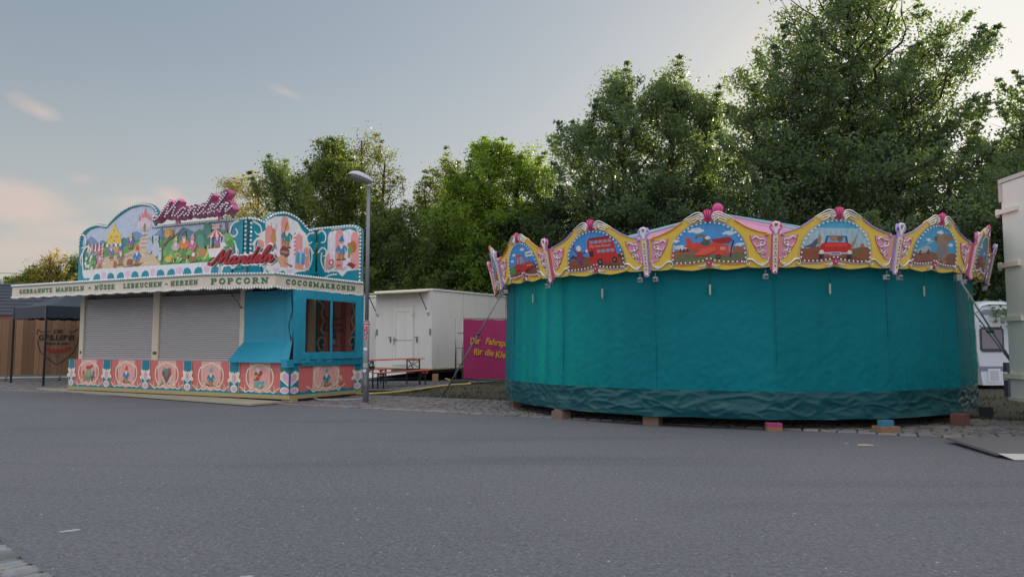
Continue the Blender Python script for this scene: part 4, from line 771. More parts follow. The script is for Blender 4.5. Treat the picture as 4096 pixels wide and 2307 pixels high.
a.poly([(1.8, 3.82), (2.15, 3.78), (2.18, 4.12), (1.83, 4.16)], D(40, 150, 175)); a.rect(1.96, 2.02, 3.8, 4.14, D(185, 175, 205)); a.ell(1.95, 4.18, .08, .04, D(185, 175, 205), .5); a.ell(2.06, 4.17, .08, .04, D(185, 175, 205), -.5)
a.ell(1.98, 3.72, .07, .05, D(210, 150, 60)); a.ell(2.15, 3.72, .05, .07, D(210, 205, 205)); a.ell(.75, 3.98, .14, .1, D(90, 150, 190)); a.ell(1.0, 3.9, .09, .06, D(180, 70, 70))
for x in (1.05, 1.55): a.poly([(x-.13, 3.6), (x-.1, 3.5), (x, 3.43), (x+.1, 3.5), (x+.13, 3.6)], D(196, 180, 200))
a.build('painted_picture', ART, sb_)
a = Art(frC)
a.poly([(.32, 3.6), (.3, 3.95), (.42, 4.3), (.46, 4.74), (.7, 4.84), (.95, 4.78), (1.25, 4.84), (1.5, 4.74), (1.6, 4.5), (1.62, 3.62), (1.2, 3.6), (1.0, 3.44), (.8, 3.6)], D(214, 206, 200))
columns(a, .42, 1.6, 3.64, [4.78, 4.82, 4.8, 4.72], [PW, PP, PW, PP]); a.poly([(.34, 3.66), (.5, 3.66), (.5, 4.2), (.36, 4.05)], PP)
a.stroke([(.02, 4.8), (.2, 4.86), (.34, 4.7), (.3, 4.52), (.16, 4.5)], .07, SW, 4, .04); a.stroke([(.05, 4.2), (.2, 4.34), (.36, 4.26), (.34, 4.1), (.24, 4.08)], .06, SW, 4, .035); a.stroke([(.2, 4.2), (.18, 3.95), (.3, 3.7), (.5, 3.58)], .05, SW, 4, .04)
a.stroke([(.05, 3.2), (.2, 3.36), (.5, 3.5), (.8, 3.52)], .05, SW, 4, .04); a.stroke([(.3, 3.42), (.34, 3.32), (.24, 3.26)], .04, SW, 4, .02); a.stroke([(.55, 4.88), (1.2, 4.9), (1.5, 4.84), (1.6, 4.6)], .05, SW, 4, .04)
gnome(a, .95, 3.92, .76, D(40, 110, 170), D(70, 120, 165)); a.ell(1.38, 4.3, .14, .18, D(170, 100, 50)); a.ell(1.28, 4.2, .09, .13, D(90, 150, 90)); a.ell(1.24, 4.36, .07, .07, D(180, 110, 60)); a.ell(1.24, 4.05, .05, .08, D(170, 120, 60))
r = random.Random(4)
for k in range(16): a.ell(.5+r.random()*.5, 3.7+r.random()*.1, .05, .03, r.choice([D(200, 180, 60), D(190, 70, 60), D(90, 160, 170), D(215, 205, 200), D(110, 160, 80)]), r.random(), 7)
a.ell(.58, 3.88, .1, .1, D(185, 70, 80)); a.ell(.58, 3.88, .05, .05, D(215, 205, 200)); a.poly([(1.15, 3.78), (1.4, 3.66), (1.5, 3.76), (1.28, 3.86)], D(110, 60, 45)); a.stroke([(1.0, 3.62), (1.15, 3.72)], .05, LC, 0)
a.build('painted_picture', ART, sc2)
def bulbs(pts3, step, r_, par, col=D(196, 198, 190), nm='bulb_row'):
    mb = MB()
    for q in resample(pts3, step): mb.ball(q, r_, col, 6, 4)
    return mb.build(nm, BULB, par, kind='stuff')
def inset(pts, k):    # shift an open outline inwards
    P = [Vector(p) for p in pts]; o = []
    for i, p in enumerate(P):
        d = (P[min(i+1, len(P)-1)]-P[max(i-1, 0)]).normalized(); o.append(p+Vector((d.y, -d.x))*k)
    return o
bulbs([frA(p.x, p.y, .03) for p in inset(oA[1:-1], .05)], .098, .036, sa_)
bulbs([frA(-2.06, z, .03) for z in (4.75, 3.9)], .12, .036, sa_)
bulb_objs(resample([frB(p.x, p.y, .03) for p in inset(oB[2:][::-1], .05)], .105)+resample([frB(.07, 4.72, .03), frB(.07, 3.75, .03)], .115), .036, sb_)
bulb_objs(resample([frC(p.x, p.y, .03) for p in inset(oC[1:][::-1], .05)], .105), .036, sc2)
# ---- script signs
def script(fr, x, z, kx, kz, shear, w_, depth, colf, cols_, name, mat, par, lay=0, kind=None):
    a = Art(fr); a.side = cols_; a.k = lay
    for st in SCR:
        a.k = lay+(a.k-lay)*.3; a.stroke([(x+(p[0]+shear*p[1])*kx, z+p[1]*kz) for p in st], w_, colf, 6, dep=depth, drift=.0004)
    return a.build(name, mat, par, kind=kind)
frR = frame((0, .3, 0), X, (0, -1, 0), (0, 0, 1))
MG_ = D(165, 60, 110)
rs = script(frR, -5.22, 5.03, .535, .40, .45, .155, .2, D(104, 40, 70), D(168, 78, 120), 'roof_lettering', PAINT, stall)
mb = MB(); used_ = []
for st in SCR:
    p2 = cat(st, 8)
    for q in resample([(-5.22+(p[0]+.45*p[1])*.535, 5.03+p[1]*.40, 0) for p in p2], .08):
        if all((q-u).length > .062 for u in used_): used_.append(q); mb.ball(frR(q.x, q.y, .235), .03, D(205, 195, 204), 6, 4)
mb.build('bulb_row', BULB, rs, kind='stuff')
for x in (-4.78, -3.05):
    mb = MB(); mb.box(x-.035, x+.035, .32, .38, 4.85, 5.2, D(190, 120, 150)); mb.bar((x, .36, 5.1), (x, 1.3, 3.45), .04, .04, D(120, 120, 125)); mb.build('support', PAINT, rs)
frS = frame((-2.15, -.85, 0), (2.15, .3, 0), (.3, -2.15, 0))
ss = script(frS, .34, 3.47, .335, .30, .5, .15, .05, (.8, .78, .78), (.3, .3, .3), 'script_sign', SILVER, stall)
script(frS, .34, 3.47, .335, .30, .5, .06, .02, D(150, 28, 40), D(90, 20, 25), 'red_face', PAINT, ss, lay=.08)
for x in (.48, 1.85): mb = MB(); p = frS(x, 3.2, .0); mb.bar(p, p+Vector((0, 0, .3)), .05, .03, D(195, 195, 195)); mb.build('support', PAINT, ss)
p = frS(1.78, 3.2, 0); mb = MB(); mb.tube([p, p+Vector((-.04, 0, .12)), p+Vector((-.02, 0, .28))], .01, DARK, 5); mb.build('cable', PAINT, ss)
# ---- tarpaulins
TP = D(36, 128, 152)
def cloth(name, fn, nu, nv, col, par, amp, seed, sc_n=2.2, mat=FABRIC, hole=None, thick=0):
    v = []; f = []
    for j in range(nv+1):
        for i in range(nu+1):
            u, t = i/nu, j/nv; p, n = fn(u, t); p = Vector(p); q = Vector((p.x*sc_n+seed, p.y*sc_n, p.z*sc_n*.8))
            d = noise.noise(q)*.6+(.5-abs(noise.noise(q*1.9+Vector((3, 1, 7)))))*.5; v.append(p+Vector(n)*d*amp)
    for j in range(nv):
        for i in range(nu):
            if hole and hole((i+.5)/nu, (j+.5)/nv): continue
            a_ = j*(nu+1)+i; f.append((a_, a_+1, a_+nu+2, a_+nu+1))
    mb = MB(); mb.add(v, f, col, True); return mb.build(name, mat, par)
def fn_front(u, t):      # t 0 bottom .. 1 top; corner side u=1
    z = 1.0+1.85*t; kz = 1.52
    yl = .33-(.50*max(0, (kz-z)/(kz-1.0))); yr = .0-.03*max(0, (kz-z)/.5)+.05*t
    sl = .03*math.sin(u*math.pi)*(1 if z < kz else .4); x = -1.985+(1.985+.04)*u
    y = yl*(1-u**3)+yr*u**3-.08*max(0, (kz-z)/.5)*u
    xx = x+(.0 if z > kz else -.06*(kz-z)*(1-u))
    fold = .018*math.sin(u*26+2*t)*u**2.5
    return (xx, y-sl+fold, z), (0, -1, 0)
tf = cloth('front_tarpaulin', fn_front, 60, 50, TP, stall, .03, 2)
mb = MB(); mb.tube([(-.03+.02*math.sin(z*9), .03+.04*math.cos(z*5), z) for z in [1.2+.08*k for k in range(20)]], [.008+.008*abs(math.sin(k*.9)) for k in range(20)], D(15, 40, 48), 5); mb.build('seam', MATTE, tf)
W0, W1, Z0, Z1, WM = .47, 2.44, 1.27, 2.63, 1.44
def fn_side(u, t): z = .98+1.87*t; y = .03+2.77*u; return (.035+.012*math.sin(u*40)*(1-t)**2+.02*math.sin(y*2)+.03*(1-t)*math.exp(-u*8), y, z), (1, 0, 0)
def hole(u, t): z = .98+1.87*t; y = .03+2.77*u; return W0 < y < W1 and Z0 < z < Z1 and abs(y-WM) > .045
ts = cloth('side_tarpaulin', fn_side, 110, 74, TP, stall, .028, 5, hole=hole)
mb = MB(); mb.tube([(.05, .36+.1*k, 1.07+.008*math.sin(k*1.2)) for k in range(25)], .016, D(20, 95, 112), 6); mb.box(.03, .055, .34, 2.8, .9, .985, D(26, 112, 132)); mb.build('lower_hem', FABRIC, ts)
for k in range(7): mb = MB(); mb.ball((.065, .5+.35*k, 1.0), .014, D(40, 40, 42), 6, 4); mb.build('grommet', METAL, ts)
mb = MB(); mb.box(-.14, .06, -.16, .08, .88, 1.08, TP); mb.build('corner_flap', FABRIC, tf)
FILM = bpy.data.materials.new('clear_film'); FILM.use_nodes = True; t = FILM.node_tree; p = t.nodes['Principled BSDF']; p.inputs['Base Color'].default_value = (.06, .05, .045, 1); p.inputs['Roughness'].default_value = .12
trn = N(t, 'ShaderNodeBsdfTransparent'); trn.inputs[0].default_value = (.92, .88, .84, 1); mx = N(t, 'ShaderNodeMixShader', i_0=.8); t.links.new(p.outputs[0], mx.inputs[1]); t.links.new(trn.outputs[0], mx.inputs[2]); t.links.new(mx.outputs[0], t.nodes['Material Output'].inputs[0])
for a0, a1 in ((W0, WM-.045), (WM+.045, W1)):
    mb = MB(); v = [(.03, a0-.03, Z0-.03), (.03, a1+.03, Z0-.03), (.03, a1+.03, Z1+.03), (.03, a0-.03, Z1+.03)]; mb.add(v, [(0, 1, 2, 3)], (1, 1, 1)); wn = mb.build('window_film', FILM, ts)
    mb = MB(); n = 9; pts = [(a1, Z1+.02), (a0, Z1+.02)]
    for k in range(n*3+1): u = k/(n*3); pts.append((a0+(a1-a0)*u, Z1-.005-.018*abs(math.sin(math.pi*u*n))))
    mb.slab(frame((.036, 0, 0), Y_, (1, 0, 0)), pts[::1], 0, .004, TP); mb.build('window_fringe', FABRIC, wn)
# painted trailer side seen through the film
mb = MB(); mb.box(-1.99, -.12, 2.96, 3.0, .3, 2.98, D(0, 120, 135)); wl = mb.build('back_wall', PAINT, stall)
mb = MB(); mb.box(-1.995, -1.985, .63, 2.9, .35, 2.98, D(95, 75, 62)); mb.build('side_wall', PANEL, stall)
mb = MB(); mb.box(-1.98, -1.86, 2.62, 2.94, .3, 2.98, D(200, 180, 150)); mb.build('post', PANEL, stall)
frk = frame((-2, 2.958, 0), X, (0, -1, 0)); a = Art(frk)
a.rect(.42, 1.5, .7, 2.85, D(205, 130, 128)); a.rect(.62, .82, .7, 2.85, D(165, 84, 80)); a.rect(1.08, 1.28, .7, 2.85, D(165, 84, 80))
for s_, x in ((1, .32), (-1, 1.6)):
    a.ell(x+.02*s_, 2.35, .13, .2, D(165, 84, 80)); a.ell(x+.03*s_, 2.0, .15, .24, D(165, 84, 80)); a.ell(x, 1.5, .14, .16, D(0, 100, 120))
    a.stroke([(x-.12*s_, 2.75), (x+.08*s_, 2.6), (x+.02*s_, 2.35), (x+.12*s_, 2.15), (x+.02*s_, 1.9), (x+.14*s_, 1.75)], .06, CR, 4)
    a.stroke([(x-.02*s_, 1.3), (x-.1*s_, 1.5), (x+.02*s_, 1.66), (x+.18*s_, 1.6), (x+.16*s_, 1.45), (x+.06*s_, 1.45)], .06, CR, 4, .04); a.stroke([(x-.05*s_, 1.28), (x+.2*s_, 1.22), (x+.6*s_, 1.2)], .05, CR, 4)
a.ell(.82, 1.66, .12, .1, D(60, 100, 140)); a.ell(.82, 1.76, .08, .07, D(80, 120, 160)); a.ell(.82, 1.53, .08, .09, D(190, 190, 190)); a.ell(.85, 1.4, .2, .05, D(160, 110, 150))
a.build('painted_picture', ART, wl)
for k, s_ in enumerate(('Mandeln', 'Erdnüsse', 'Walnüsse')): ftext(frk, s_, .44, 2.14-.165*k, .19, D(20, 20, 24), 'wall_lettering', PAINT, wl, shear=.5, depth=.03)
# ---- things standing round the stall
def block(x, y, lx, ly, h, rz, cols, label, cat_='wooden block', group=None, name='support_block'):
    t = empty(name, (x, y, 0), rz, label, cat_, group); z = 0
    for k, (c, hh, ex_) in enumerate(cols): mb = MB(); mb.rbox(-lx/2*ex_, lx/2*ex_, -ly/2*ex_, ly/2*ex_, z+.0005, z+hh, c, .006); mb.build('timber', WOOD, t); z += hh+.001
    return t
def stl(x, y): c, s_ = math.cos(AY), math.sin(AY); return (SX+x*c-y*s_, SY+x*s_+y*c)
WB1 = D(150, 128, 100); WB2 = D(120, 98, 76)
for x, y, lb in ((-.12, .14, 'short timber block under the near corner of the almond stall'), (-.25, 1.5, 'timber block in shade under the middle of the stall side'), (-.2, 2.5, 'timber block in shade under the far end of the stall side'), (-2.8, .2, 'timber block under the stall front behind the checker plate')):
    q = stl(x, y); block(q[0], q[1], .34, .22, .085, AY, [(WB1 if y < .2 else WB2, .085, 1)], lb, group='timber blocks under the almond stall')
pl_ = empty('checker_plate', (-9.6, 20.4, 0), 0, 'long beige metal checker plate step lying along the stall front', 'step plate')
P4 = [(-15.0, 23.5), (-6.15, 17.56), (-5.75, 18.35), (-14.1, 23.35)]
P4 = [(-15.02, 23.5), (-6.15, 17.56), (-5.66, 18.3), (-13.6, 23.45)]
mb = MB(); v = [(x+9.6, y-20.4, z) for z in (.02, .065) for x, y in P4]; mb.add(v, [(0, 3, 2, 1), (4, 5, 6, 7), (0, 1, 5, 4), (1, 2, 6, 5), (2, 3, 7, 6), (3, 0, 4, 7)], D(146, 142, 124)); mb.build('plate', PANEL, pl_)
mb = MB(); e0, e1 = Vector((*P4[0], .066)), Vector((*P4[1], .066)); f0, f1 = Vector((*P4[3], .066)), Vector((*P4[2], .066)); org = Vector((9.6, -20.4, 0))
for i in range(150):
    for j in range(7):
        u = (i+.5)/150; w_ = (j+.5)/7; p = (e0.lerp(e1, u)).lerp(f0.lerp(f1, u), w_)+org; d = Vector((.028, .0, 0)) if (i+j) % 2 else Vector((.0, .028, 0)); n_ = Vector((-d.y, d.x, 0))*.25
        mb.add([p-d-n_, p+d-n_, p+d+n_, p-d+n_, p+Vector((0, 0, .004))], [(0, 1, 4), (1, 2, 4), (2, 3, 4), (3, 0, 4)], D(175, 166, 138))
mb.build('tread_pattern', PANEL, pl_)
# ================================================================= carousel, wrapped up
CX, CY, RP = 5.06, 17.95, 5.471; NS = 16; A0 = R(-118.744); ST = 2*math.pi/NS
car = empty('carousel', (CX, CY, 0), 0, 'round carousel closed with a teal tarpaulin under yellow painted picture boards', 'carousel')
ZB, LEAN = 2.755, .22
YEL = D(216, 174, 72); MAG = D(176, 50, 100); PUR = D(150, 125, 185); ORG = D(196, 110, 60); SLV = D(205, 203, 200)
BW = 2*RP*math.sin(ST/2)
def rotp(al, px_, py_): return px_
half = [(0, .055), (.1, .03), (.28, .005), (.46, .02), (.64, .05), (.69, .035), (.85, .02), (1.055, .035), (1.06, .575), (.95, .59), (.83, .62), (.63, .71), (.45, .82), (.40, .88), (.23, .94), (.08, .985), (0, 1.0)]
outl = half+[(-x, z) for x, z in half[1:-1][::-1]]
hp = [(0, .165), (.12, .15), (.3, .115), (.5, .11), (.62, .125), (.645, .2), (.62, .4), (.55, .56), (.43, .69), (.25, .8), (0, .845)]
def arched(pts): return pts+[(-x, z) for x, z in pts[1:-1][::-1]]
pic_out = arched(hp[:5]+cat(hp[4:], 3)[1:])
ins = [(.69, .575), (.985, .535), (.985, .14), (.90, .19), (.80, .31), (.72, .46)]
def flatfr(sx=1): return lambda s, z, d=0: Vector((s*sx, -d-LEAN*z, z))
FB = flatfr()
SIL = dict(n=6)
def relief(mb, pts, r0, r1, col=SLV, d=.02, k=4, n=6):
    P = cat(pts, k); m = len(P); mb.tube([FB(x, z, d) for x, z in P], [(r0+(r1-r0)*i/(m-1))*(1.02 if col is SLV and r0 < .018 else .8) for i in range(m)], col, n)
def curl(x, z, r_, a0, turns, fl=1, n=12): return [(x+r_*(1-.7*i/n)*math.cos(a0+fl*turns*2*math.pi*i/n), z+r_*(1-.7*i/n)*math.sin(a0+fl*turns*2*math.pi*i/n)) for i in range(n+1)]
def board(parent, al, trim, pic, lamps=False):
    mid = Vector((math.cos(al), math.sin(al)))*RP*math.cos(ST/2)
    hold = []
    def put(o, par): hold.append(o); return o
    mb = MB(); mb.slab(FB, outl, -.035, 0, YEL, D(180, 150, 60)); bd = mb.build('picture_board', PAINT, parent); bd.location = (mid.x, mid.y, ZB); bd.rotation_euler = (0, 0, al+math.pi/2)
    a = Art(FB); a.poly([(x*1.035, .5+(z-.5)*1.035) for x, z in pic_out], D(190, 150, 60)); pic(a, pic_out); a.build('painted_picture', ART, bd)
    for s_ in (-1, 1):
        a = Art(FB); q = [(x*s_, z) for x, z in ins]; a.poly([(x*s_*1+(.0 if abs(x) > .9 else -.014*s_), z) for x, z in ins], D(150, 50, 60)); a.poly(q, D(205, 135, 160)); pn = a.build('pink_inset', PAINT, bd)
        mb = MB(); f = lambda P: [(x*s_, z) for x, z in P]
        relief(mb, f([(.73, .5), (.78, .545), (.85, .5), (.92, .5), (.93, .44)]), .014, .01, k=3); relief(mb, f(curl(.88, .43, .05, R(20), .9, -1)), .014, .007, k=1); relief(mb, f([(.86, .4), (.79, .38), (.76, .43)]), .013, .006, k=3)
        relief(mb, f([(.87, .42), (.86, .33), (.92, .3), (.93, .24)]), .015, .008, k=3); relief(mb, f(curl(.835, .31, .04, R(0), .8, -1)), .013, .006, k=1); relief(mb, f([(.9, .28), (.87, .22), (.93, .18)]), .012, .006, k=3)
        mb.build('scrollwork', SILVER, pn)
        mb = MB(); relief(mb, f([(.44, .84), (.5, .8), (.63, .715), (.78, .65), (.9, .61), (.97, .6)]), .017, .014, trim, .012, 3); mb.ball(FB(.96*s_, .57, .015), .03, trim, 6, 4); mb.build('edge_trim', PAINT, bd)
        mb = MB()     # ribbed wing beside the crest
        for k in range(4): relief(mb, f([(.075+.008*k, .93-.035*k), (.11+.02*k, .975-.03*k), (.2, .985-.045*k), (.31, .93-.04*k), (.42-.045*k, .865-.018*k)]), .018, .009, d=.02+.004*k)
        relief(mb, f(curl(.1, .90, .045, R(90), .8, 1)), .016, .008, k=1, d=.03); mb.build('wing', SILVER, bd)
        mb = MB(); relief(mb, f([(.98, .13), (.9, .06), (.8, .09), (.72, .16), (.63, .17)]), .012, .02); relief(mb, f(curl(.66, .11, .055, R(80), .9, 1)), .018, .008, k=1); relief(mb, f([(.99, .2), (.96, .1), (.86, .085)]), .008, .016, k=3); relief(mb, f([(.8, .09), (.88, .04), (.95, .03)]), .016, .006, k=3); mb.build('scrollwork', SILVER, bd)
        mb = MB(); relief(mb, f([(.05, .11), (.1, .075), (.19, .085)]), .022, .006); relief(mb, f([(.05, .09), (.08, .05), (.15, .04)]), .018, .006); mb.build('leaf', SILVER, bd)
    mb = MB(); mb.slab(FB, [(-.05, .83), (.05, .83), (.065, .95), (.085, .985), (.06, 1.02), (.03, 1.03), (0, 1.045), (-.03, 1.03), (-.06, 1.02), (-.085, .985), (-.065, .95)], 0, .035, MAG)
    for k in (-1, 0, 1): mb.tube([FB(.02*k, .85, .04), FB(.045*k, 1.02, .04)], [.008, .018], D(190, 70, 115), 5)
    mb.build('crest', PAINT, bd)
    mb = MB()
    for k in range(5): a_ = R(90+72*k); mb.ball(FB(.035*math.cos(a_), .125+.035*math.sin(a_), .025), .026, MAG, 7, 5, (1, .5, 1))
    mb.ball(FB(0, .125, .04), .014, SLV, 6, 4); mb.build('flower', PAINT, bd)
    mb = MB(); pb = []; top = inset([p for p in cat(hp[4:], 3)]+[(-x, z) for x, z in cat(hp[4:], 3)[::-1][1:]], -.025)
    top = [Vector((x*.955, .13+(z-.13)*.965)) for x, z in (tuple(p)[:2] for p in top)] if False else [Vector((p[0]*.95, .14+(p[1]-.14)*.96)) for p in (cat(hp[4:], 3)+[(-x, z) for x, z in cat(hp[4:], 3)[::-1][1:]])]
    for q in resample([Vector((p.x, p.y, 0)) for p in top], .078): pb.append(FB(q.x, q.y, .02))
    for s_ in (-1, 1):
        for q in resample([Vector((s_*x, z+.022, 0)) for x, z in ((.1, .145), (.3, .115), (.5, .11), (.6, .12))], .075): pb.append(FB(q.x, q.y, .022))
    for x in (-.035, .035): pb.append(FB(x, .2, .025))
    if lamps: bulb_objs(pb, .0185, bd, SLV, 6, 4)
    else:
        for q in pb: mb.ball(q, .0185, SLV, 6, 4)
        mb.build('bulb_row', BULB, bd, kind='stuff')
    tr_ = MB()
    for s_ in (-1, 1): relief(tr_, [(s_*x, z-.012) for x, z in ((.08, .15), (.3, .112), (.5, .105), (.62, .12))], .010, .010, trim, .008, 3, 5)
    tr_.build('lower_trim', PAINT, bd); return bd
def scene_bg(a, out, sky_, ground_, hz=.36, clouds=True, hill=None):
    a.poly(out, sky_)
    gp = [(x, z) for x, z in out if z < hz-.01]; gp = sorted([p for p in gp if p[0] < 0], key=lambda p: -p[1]); lo = [p for p in out if p[1] < .17]
    P = [(-.625, hz), (-.63, .2), (-.61, .13), (-.5, .112), (-.3, .118), (-.12, .152), (0, .168), (.12, .152), (.3, .118), (.5, .112), (.61, .13), (.63, .2), (.625, hz)]
    top = [(.5, hz+.03), (.25, hz-.02), (0, hz+.01), (-.3, hz+.03), (-.5, hz-.015)]; a.poly(P+top, ground_)
    g2 = tuple(c*.72 for c in ground_); a.poly([(-.6, .15), (-.4, .115), (-.12, .155), (0, .17), (.12, .155), (.4, .115), (.6, .15), (.3, .22), (-.2, .2)], g2)
    r = random.Random(int(hz*1000)+len(out))
    for k in range(7): xx = r.uniform(-.5, .5); a.stroke([(xx-.1, r.uniform(.2, hz-.05)), (xx+.1, r.uniform(.2, hz-.05))], .012, tuple(c*r.choice([.7, 1.25]) for c in ground_), 0)
def cloudlet(a, x, z, s_):
    for dx, dz, r_ in ((-1, 0, .5), (-.4, .25, .6), (.3, .3, .6), (.9, .05, .5), (.2, -.05, .8)): a.ell(x+dx*s_, z+dz*s_, r_*s_, r_*s_*.45, D(190, 200, 208), 0, 9)
BLU, BRN = D(62, 128, 185), D(120, 72, 52); RD2 = D(178, 40, 38); RD3 = D(120, 26, 28); GLS = D(120, 140, 165)
def wheel(a, x, z, r_, e=1): a.ell(x, z, r_*e, r_, D(28, 24, 26)); a.ell(x, z, r_*.5*e, r_*.5, D(110, 105, 110))
def pic_car(a, out):
    scene_bg(a, out, BLU, BRN, .36)
    for c in ((.1, .68, .07), (-.3, .6, .06), (-.42, .48, .06), (.3, .56, .05)): cloudlet(a, *c)
    a.rect(.2, .5, .52, .62, D(205, 205, 205)); a.rect(.33, .345, .3, .52, D(40, 60, 90)); a.stroke([(.24, .57), (.45, .57)], .02, D(70, 70, 90), 0)
    a.poly([(-.62, .3), (-.45, .38), (-.35, .3), (-.4, .22), (-.6, .22)], D(70, 130, 70)); wheel(a, .5, .33, .05); a.ell(.45, .36, .08, .05, D(50, 90, 160))
    a.poly([(-.3, .22), (-.3, .42), (-.22, .5), (-.15, .3), (.2, .42), (.42, .4), (.44, .28), (.1, .2)], RD2); a.poly([(-.3, .4), (-.2, .58), (.05, .58), (.16, .43), (-.05, .36)], RD2); a.poly([(-.1, .39), (-.08, .55), (.03, .55), (.13, .43)], GLS); a.poly([(-.25, .42), (-.18, .55), (-.12, .55), (-.14, .4)], GLS)
    a.poly([(.1, .2), (.44, .28), (.43, .33), (.08, .27)], RD3); a.rect(.15, .4, .33, .36, D(200, 120, 60)); wheel(a, -.2, .22, .07, .7); wheel(a, .1, .18, .08, .7)
def pic_bus(a, out):
    scene_bg(a, out, BLU, BRN, .34); a.poly([(-.6, .34), (-.5, .42), (-.42, .38), (-.35, .43), (-.2, .34)], D(60, 60, 80)); a.poly([(.3, .3), (.62, .4), (.62, .3)], D(90, 55, 45))
    a.poly([(-.12, .3), (.48, .3), (.48, .42), (.42, .68), (-.1, .68), (-.15, .62)], RD2); a.poly([(-.12, .66), (.42, .68), (.40, .71), (-.08, .70)], D(110, 40, 48))
    for k in range(5): a.poly([(-.08+k*.1, .595), (.0+k*.1, .595), (-.005+k*.1, .645), (-.08+k*.1, .645)], GLS)
    for k in range(4): a.rect(.06+k*.1, .14+k*.1, .42, .475, GLS)
    a.rect(-.11, -.03, .26, .46, D(60, 35, 40)); a.poly([(-.1, .22), (.5, .25), (.5, .37), (.1, .36), (-.1, .36)], RD2); wheel(a, .1, .25, .06); wheel(a, .42, .27, .055)
    a.ell(-.34, .3, .05, .1, D(80, 60, 110)); a.ell(-.34, .4, .07, .1, D(130, 50, 70)); a.ell(-.34, .53, .055, .055, D(205, 195, 185)); a.stroke([(-.4, .45), (-.46, .52), (-.45, .6)], .03, D(130, 50, 70), 2); a.stroke([(-.29, .42), (-.2, .46)], .03, D(130, 50, 70), 0); a.ell(-.17, .47, .03, .025, D(205, 200, 195))
def pic_plane(a, out):
    scene_bg(a, out, D(70, 135, 190), D(150, 88, 70), .37); a.poly([(-.62, .16), (-.5, .29), (-.2, .3), (.1, .26), (.3, .24), (.45, .3), (.62, .3), (.62, .16), (.3, .115), (0, .166), (-.3, .115)], D(100, 100, 72))
    for c in ((-.2, .68, .1), (-.48, .4, .09), (.35, .62, .08), (.52, .42, .06), (-.55, .52, .05)): cloudlet(a, *c)
    for x in (-.48, -.42, -.36): a.poly([(x-.03, .33), (x+.03, .33), (x+.02, .37), (x, .4), (x-.02, .37)], D(100, 60, 55))
    RR = D(192, 70, 58); RS = D(150, 45, 42)
    a.poly([(.05, .53), (.3, .56), (.38, .55), (.4, .5), (.33, .45), (.1, .46)], RS)
    a.poly([(-.40, .56), (-.33, .58), (-.26, .48), (-.1, .49), (.1, .48), (.32, .42), (.38, .35), (.34, .28), (.2, .25), (-.0, .3), (-.25, .38), (-.44, .42), (-.36, .46)], RR)
    a.poly([(-.25, .27), (-.1, .38), (.1, .4), (.12, .34), (-.05, .27), (-.2, .24)], D(205, 85, 68)); a.poly([(-.25, .27), (-.05, .27), (.12, .34), (.1, .31), (-.05, .245), (-.2, .24)], RS)
    a.ell(-.05, .47, .08, .05, D(60, 90, 90)); a.ell(-.03, .54, .06, .055, D(110, 75, 55)); a.ell(-.01, .56, .05, .03, D(190, 195, 200)); a.stroke([(-.06, .58), (-.14, .61), (-.22, .56)], .035, D(120, 95, 70))
    wheel(a, .16, .23, .04); a.ell(.37, .35, .035, .08, D(160, 130, 130)); a.stroke([(.36, .22), (.38, .36), (.42, .5)], .025, D(30, 50, 70)); a.ell(.24, .37, .05, .03, D(205, 130, 110))
def pic_red(a, out):
    scene_bg(a, out, D(150, 175, 185), D(128, 78, 56), .36); a.poly([(-.42, .69), (-.25, .795), (0, .835), (.25, .795), (.42, .69)], D(70, 150, 185))
    for k in range(22): x = -.5+k*.048; a.stroke([(x, .38), (x+.005, .66)], .014, D(165, 188, 196) if k % 2 else D(140, 168, 182), 0)
    a.poly([(-.6, .36), (-.45, .42), (-.35, .52), (-.3, .46), (-.38, .36)], D(80, 80, 105))
    a.poly([(-.29, .33), (-.27, .52), (-.31, .6), (-.34, .5)], D(150, 120, 90)); a.poly([(.29, .33), (.27, .42), (.36, .6), (.34, .45)], D(150, 120, 90))
    a.poly([(-.22, .4), (-.18, .56), (.18, .56), (.22, .4)], D(40, 70, 100)); a.poly([(-.18, .42), (-.15, .54), (.15, .54), (.18, .42)], D(110, 150, 185)); a.ell(-.05, .52, .07, .05, D(150, 110, 80)); a.ell(.06, .51, .05, .05, D(110, 85, 70))
    a.poly([(-.28, .26), (-.27, .42), (-.2, .45), (.2, .45), (.27, .42), (.28, .26)], RD2); a.rect(-.2, .2, .38, .43, D(200, 60, 52)); a.rect(-.3, .3, .255, .285, D(170, 165, 170)); a.rect(-.1, .1, .235, .29, D(175, 170, 185)); a.rect(-.08, .08, .25, .275, D(110, 100, 130))
    for x in (-.25, .25): a.ell(x, .29, .04, .035, D(200, 195, 195)); a.rect(x-.04, x+.04, .17, .25, D(50, 40, 45))
    a.stroke([(.32, .24), (.42, .32), (.46, .38)], .035, D(60, 110, 60)); a.ell(.47, .4, .04, .035, D(170, 90, 60))
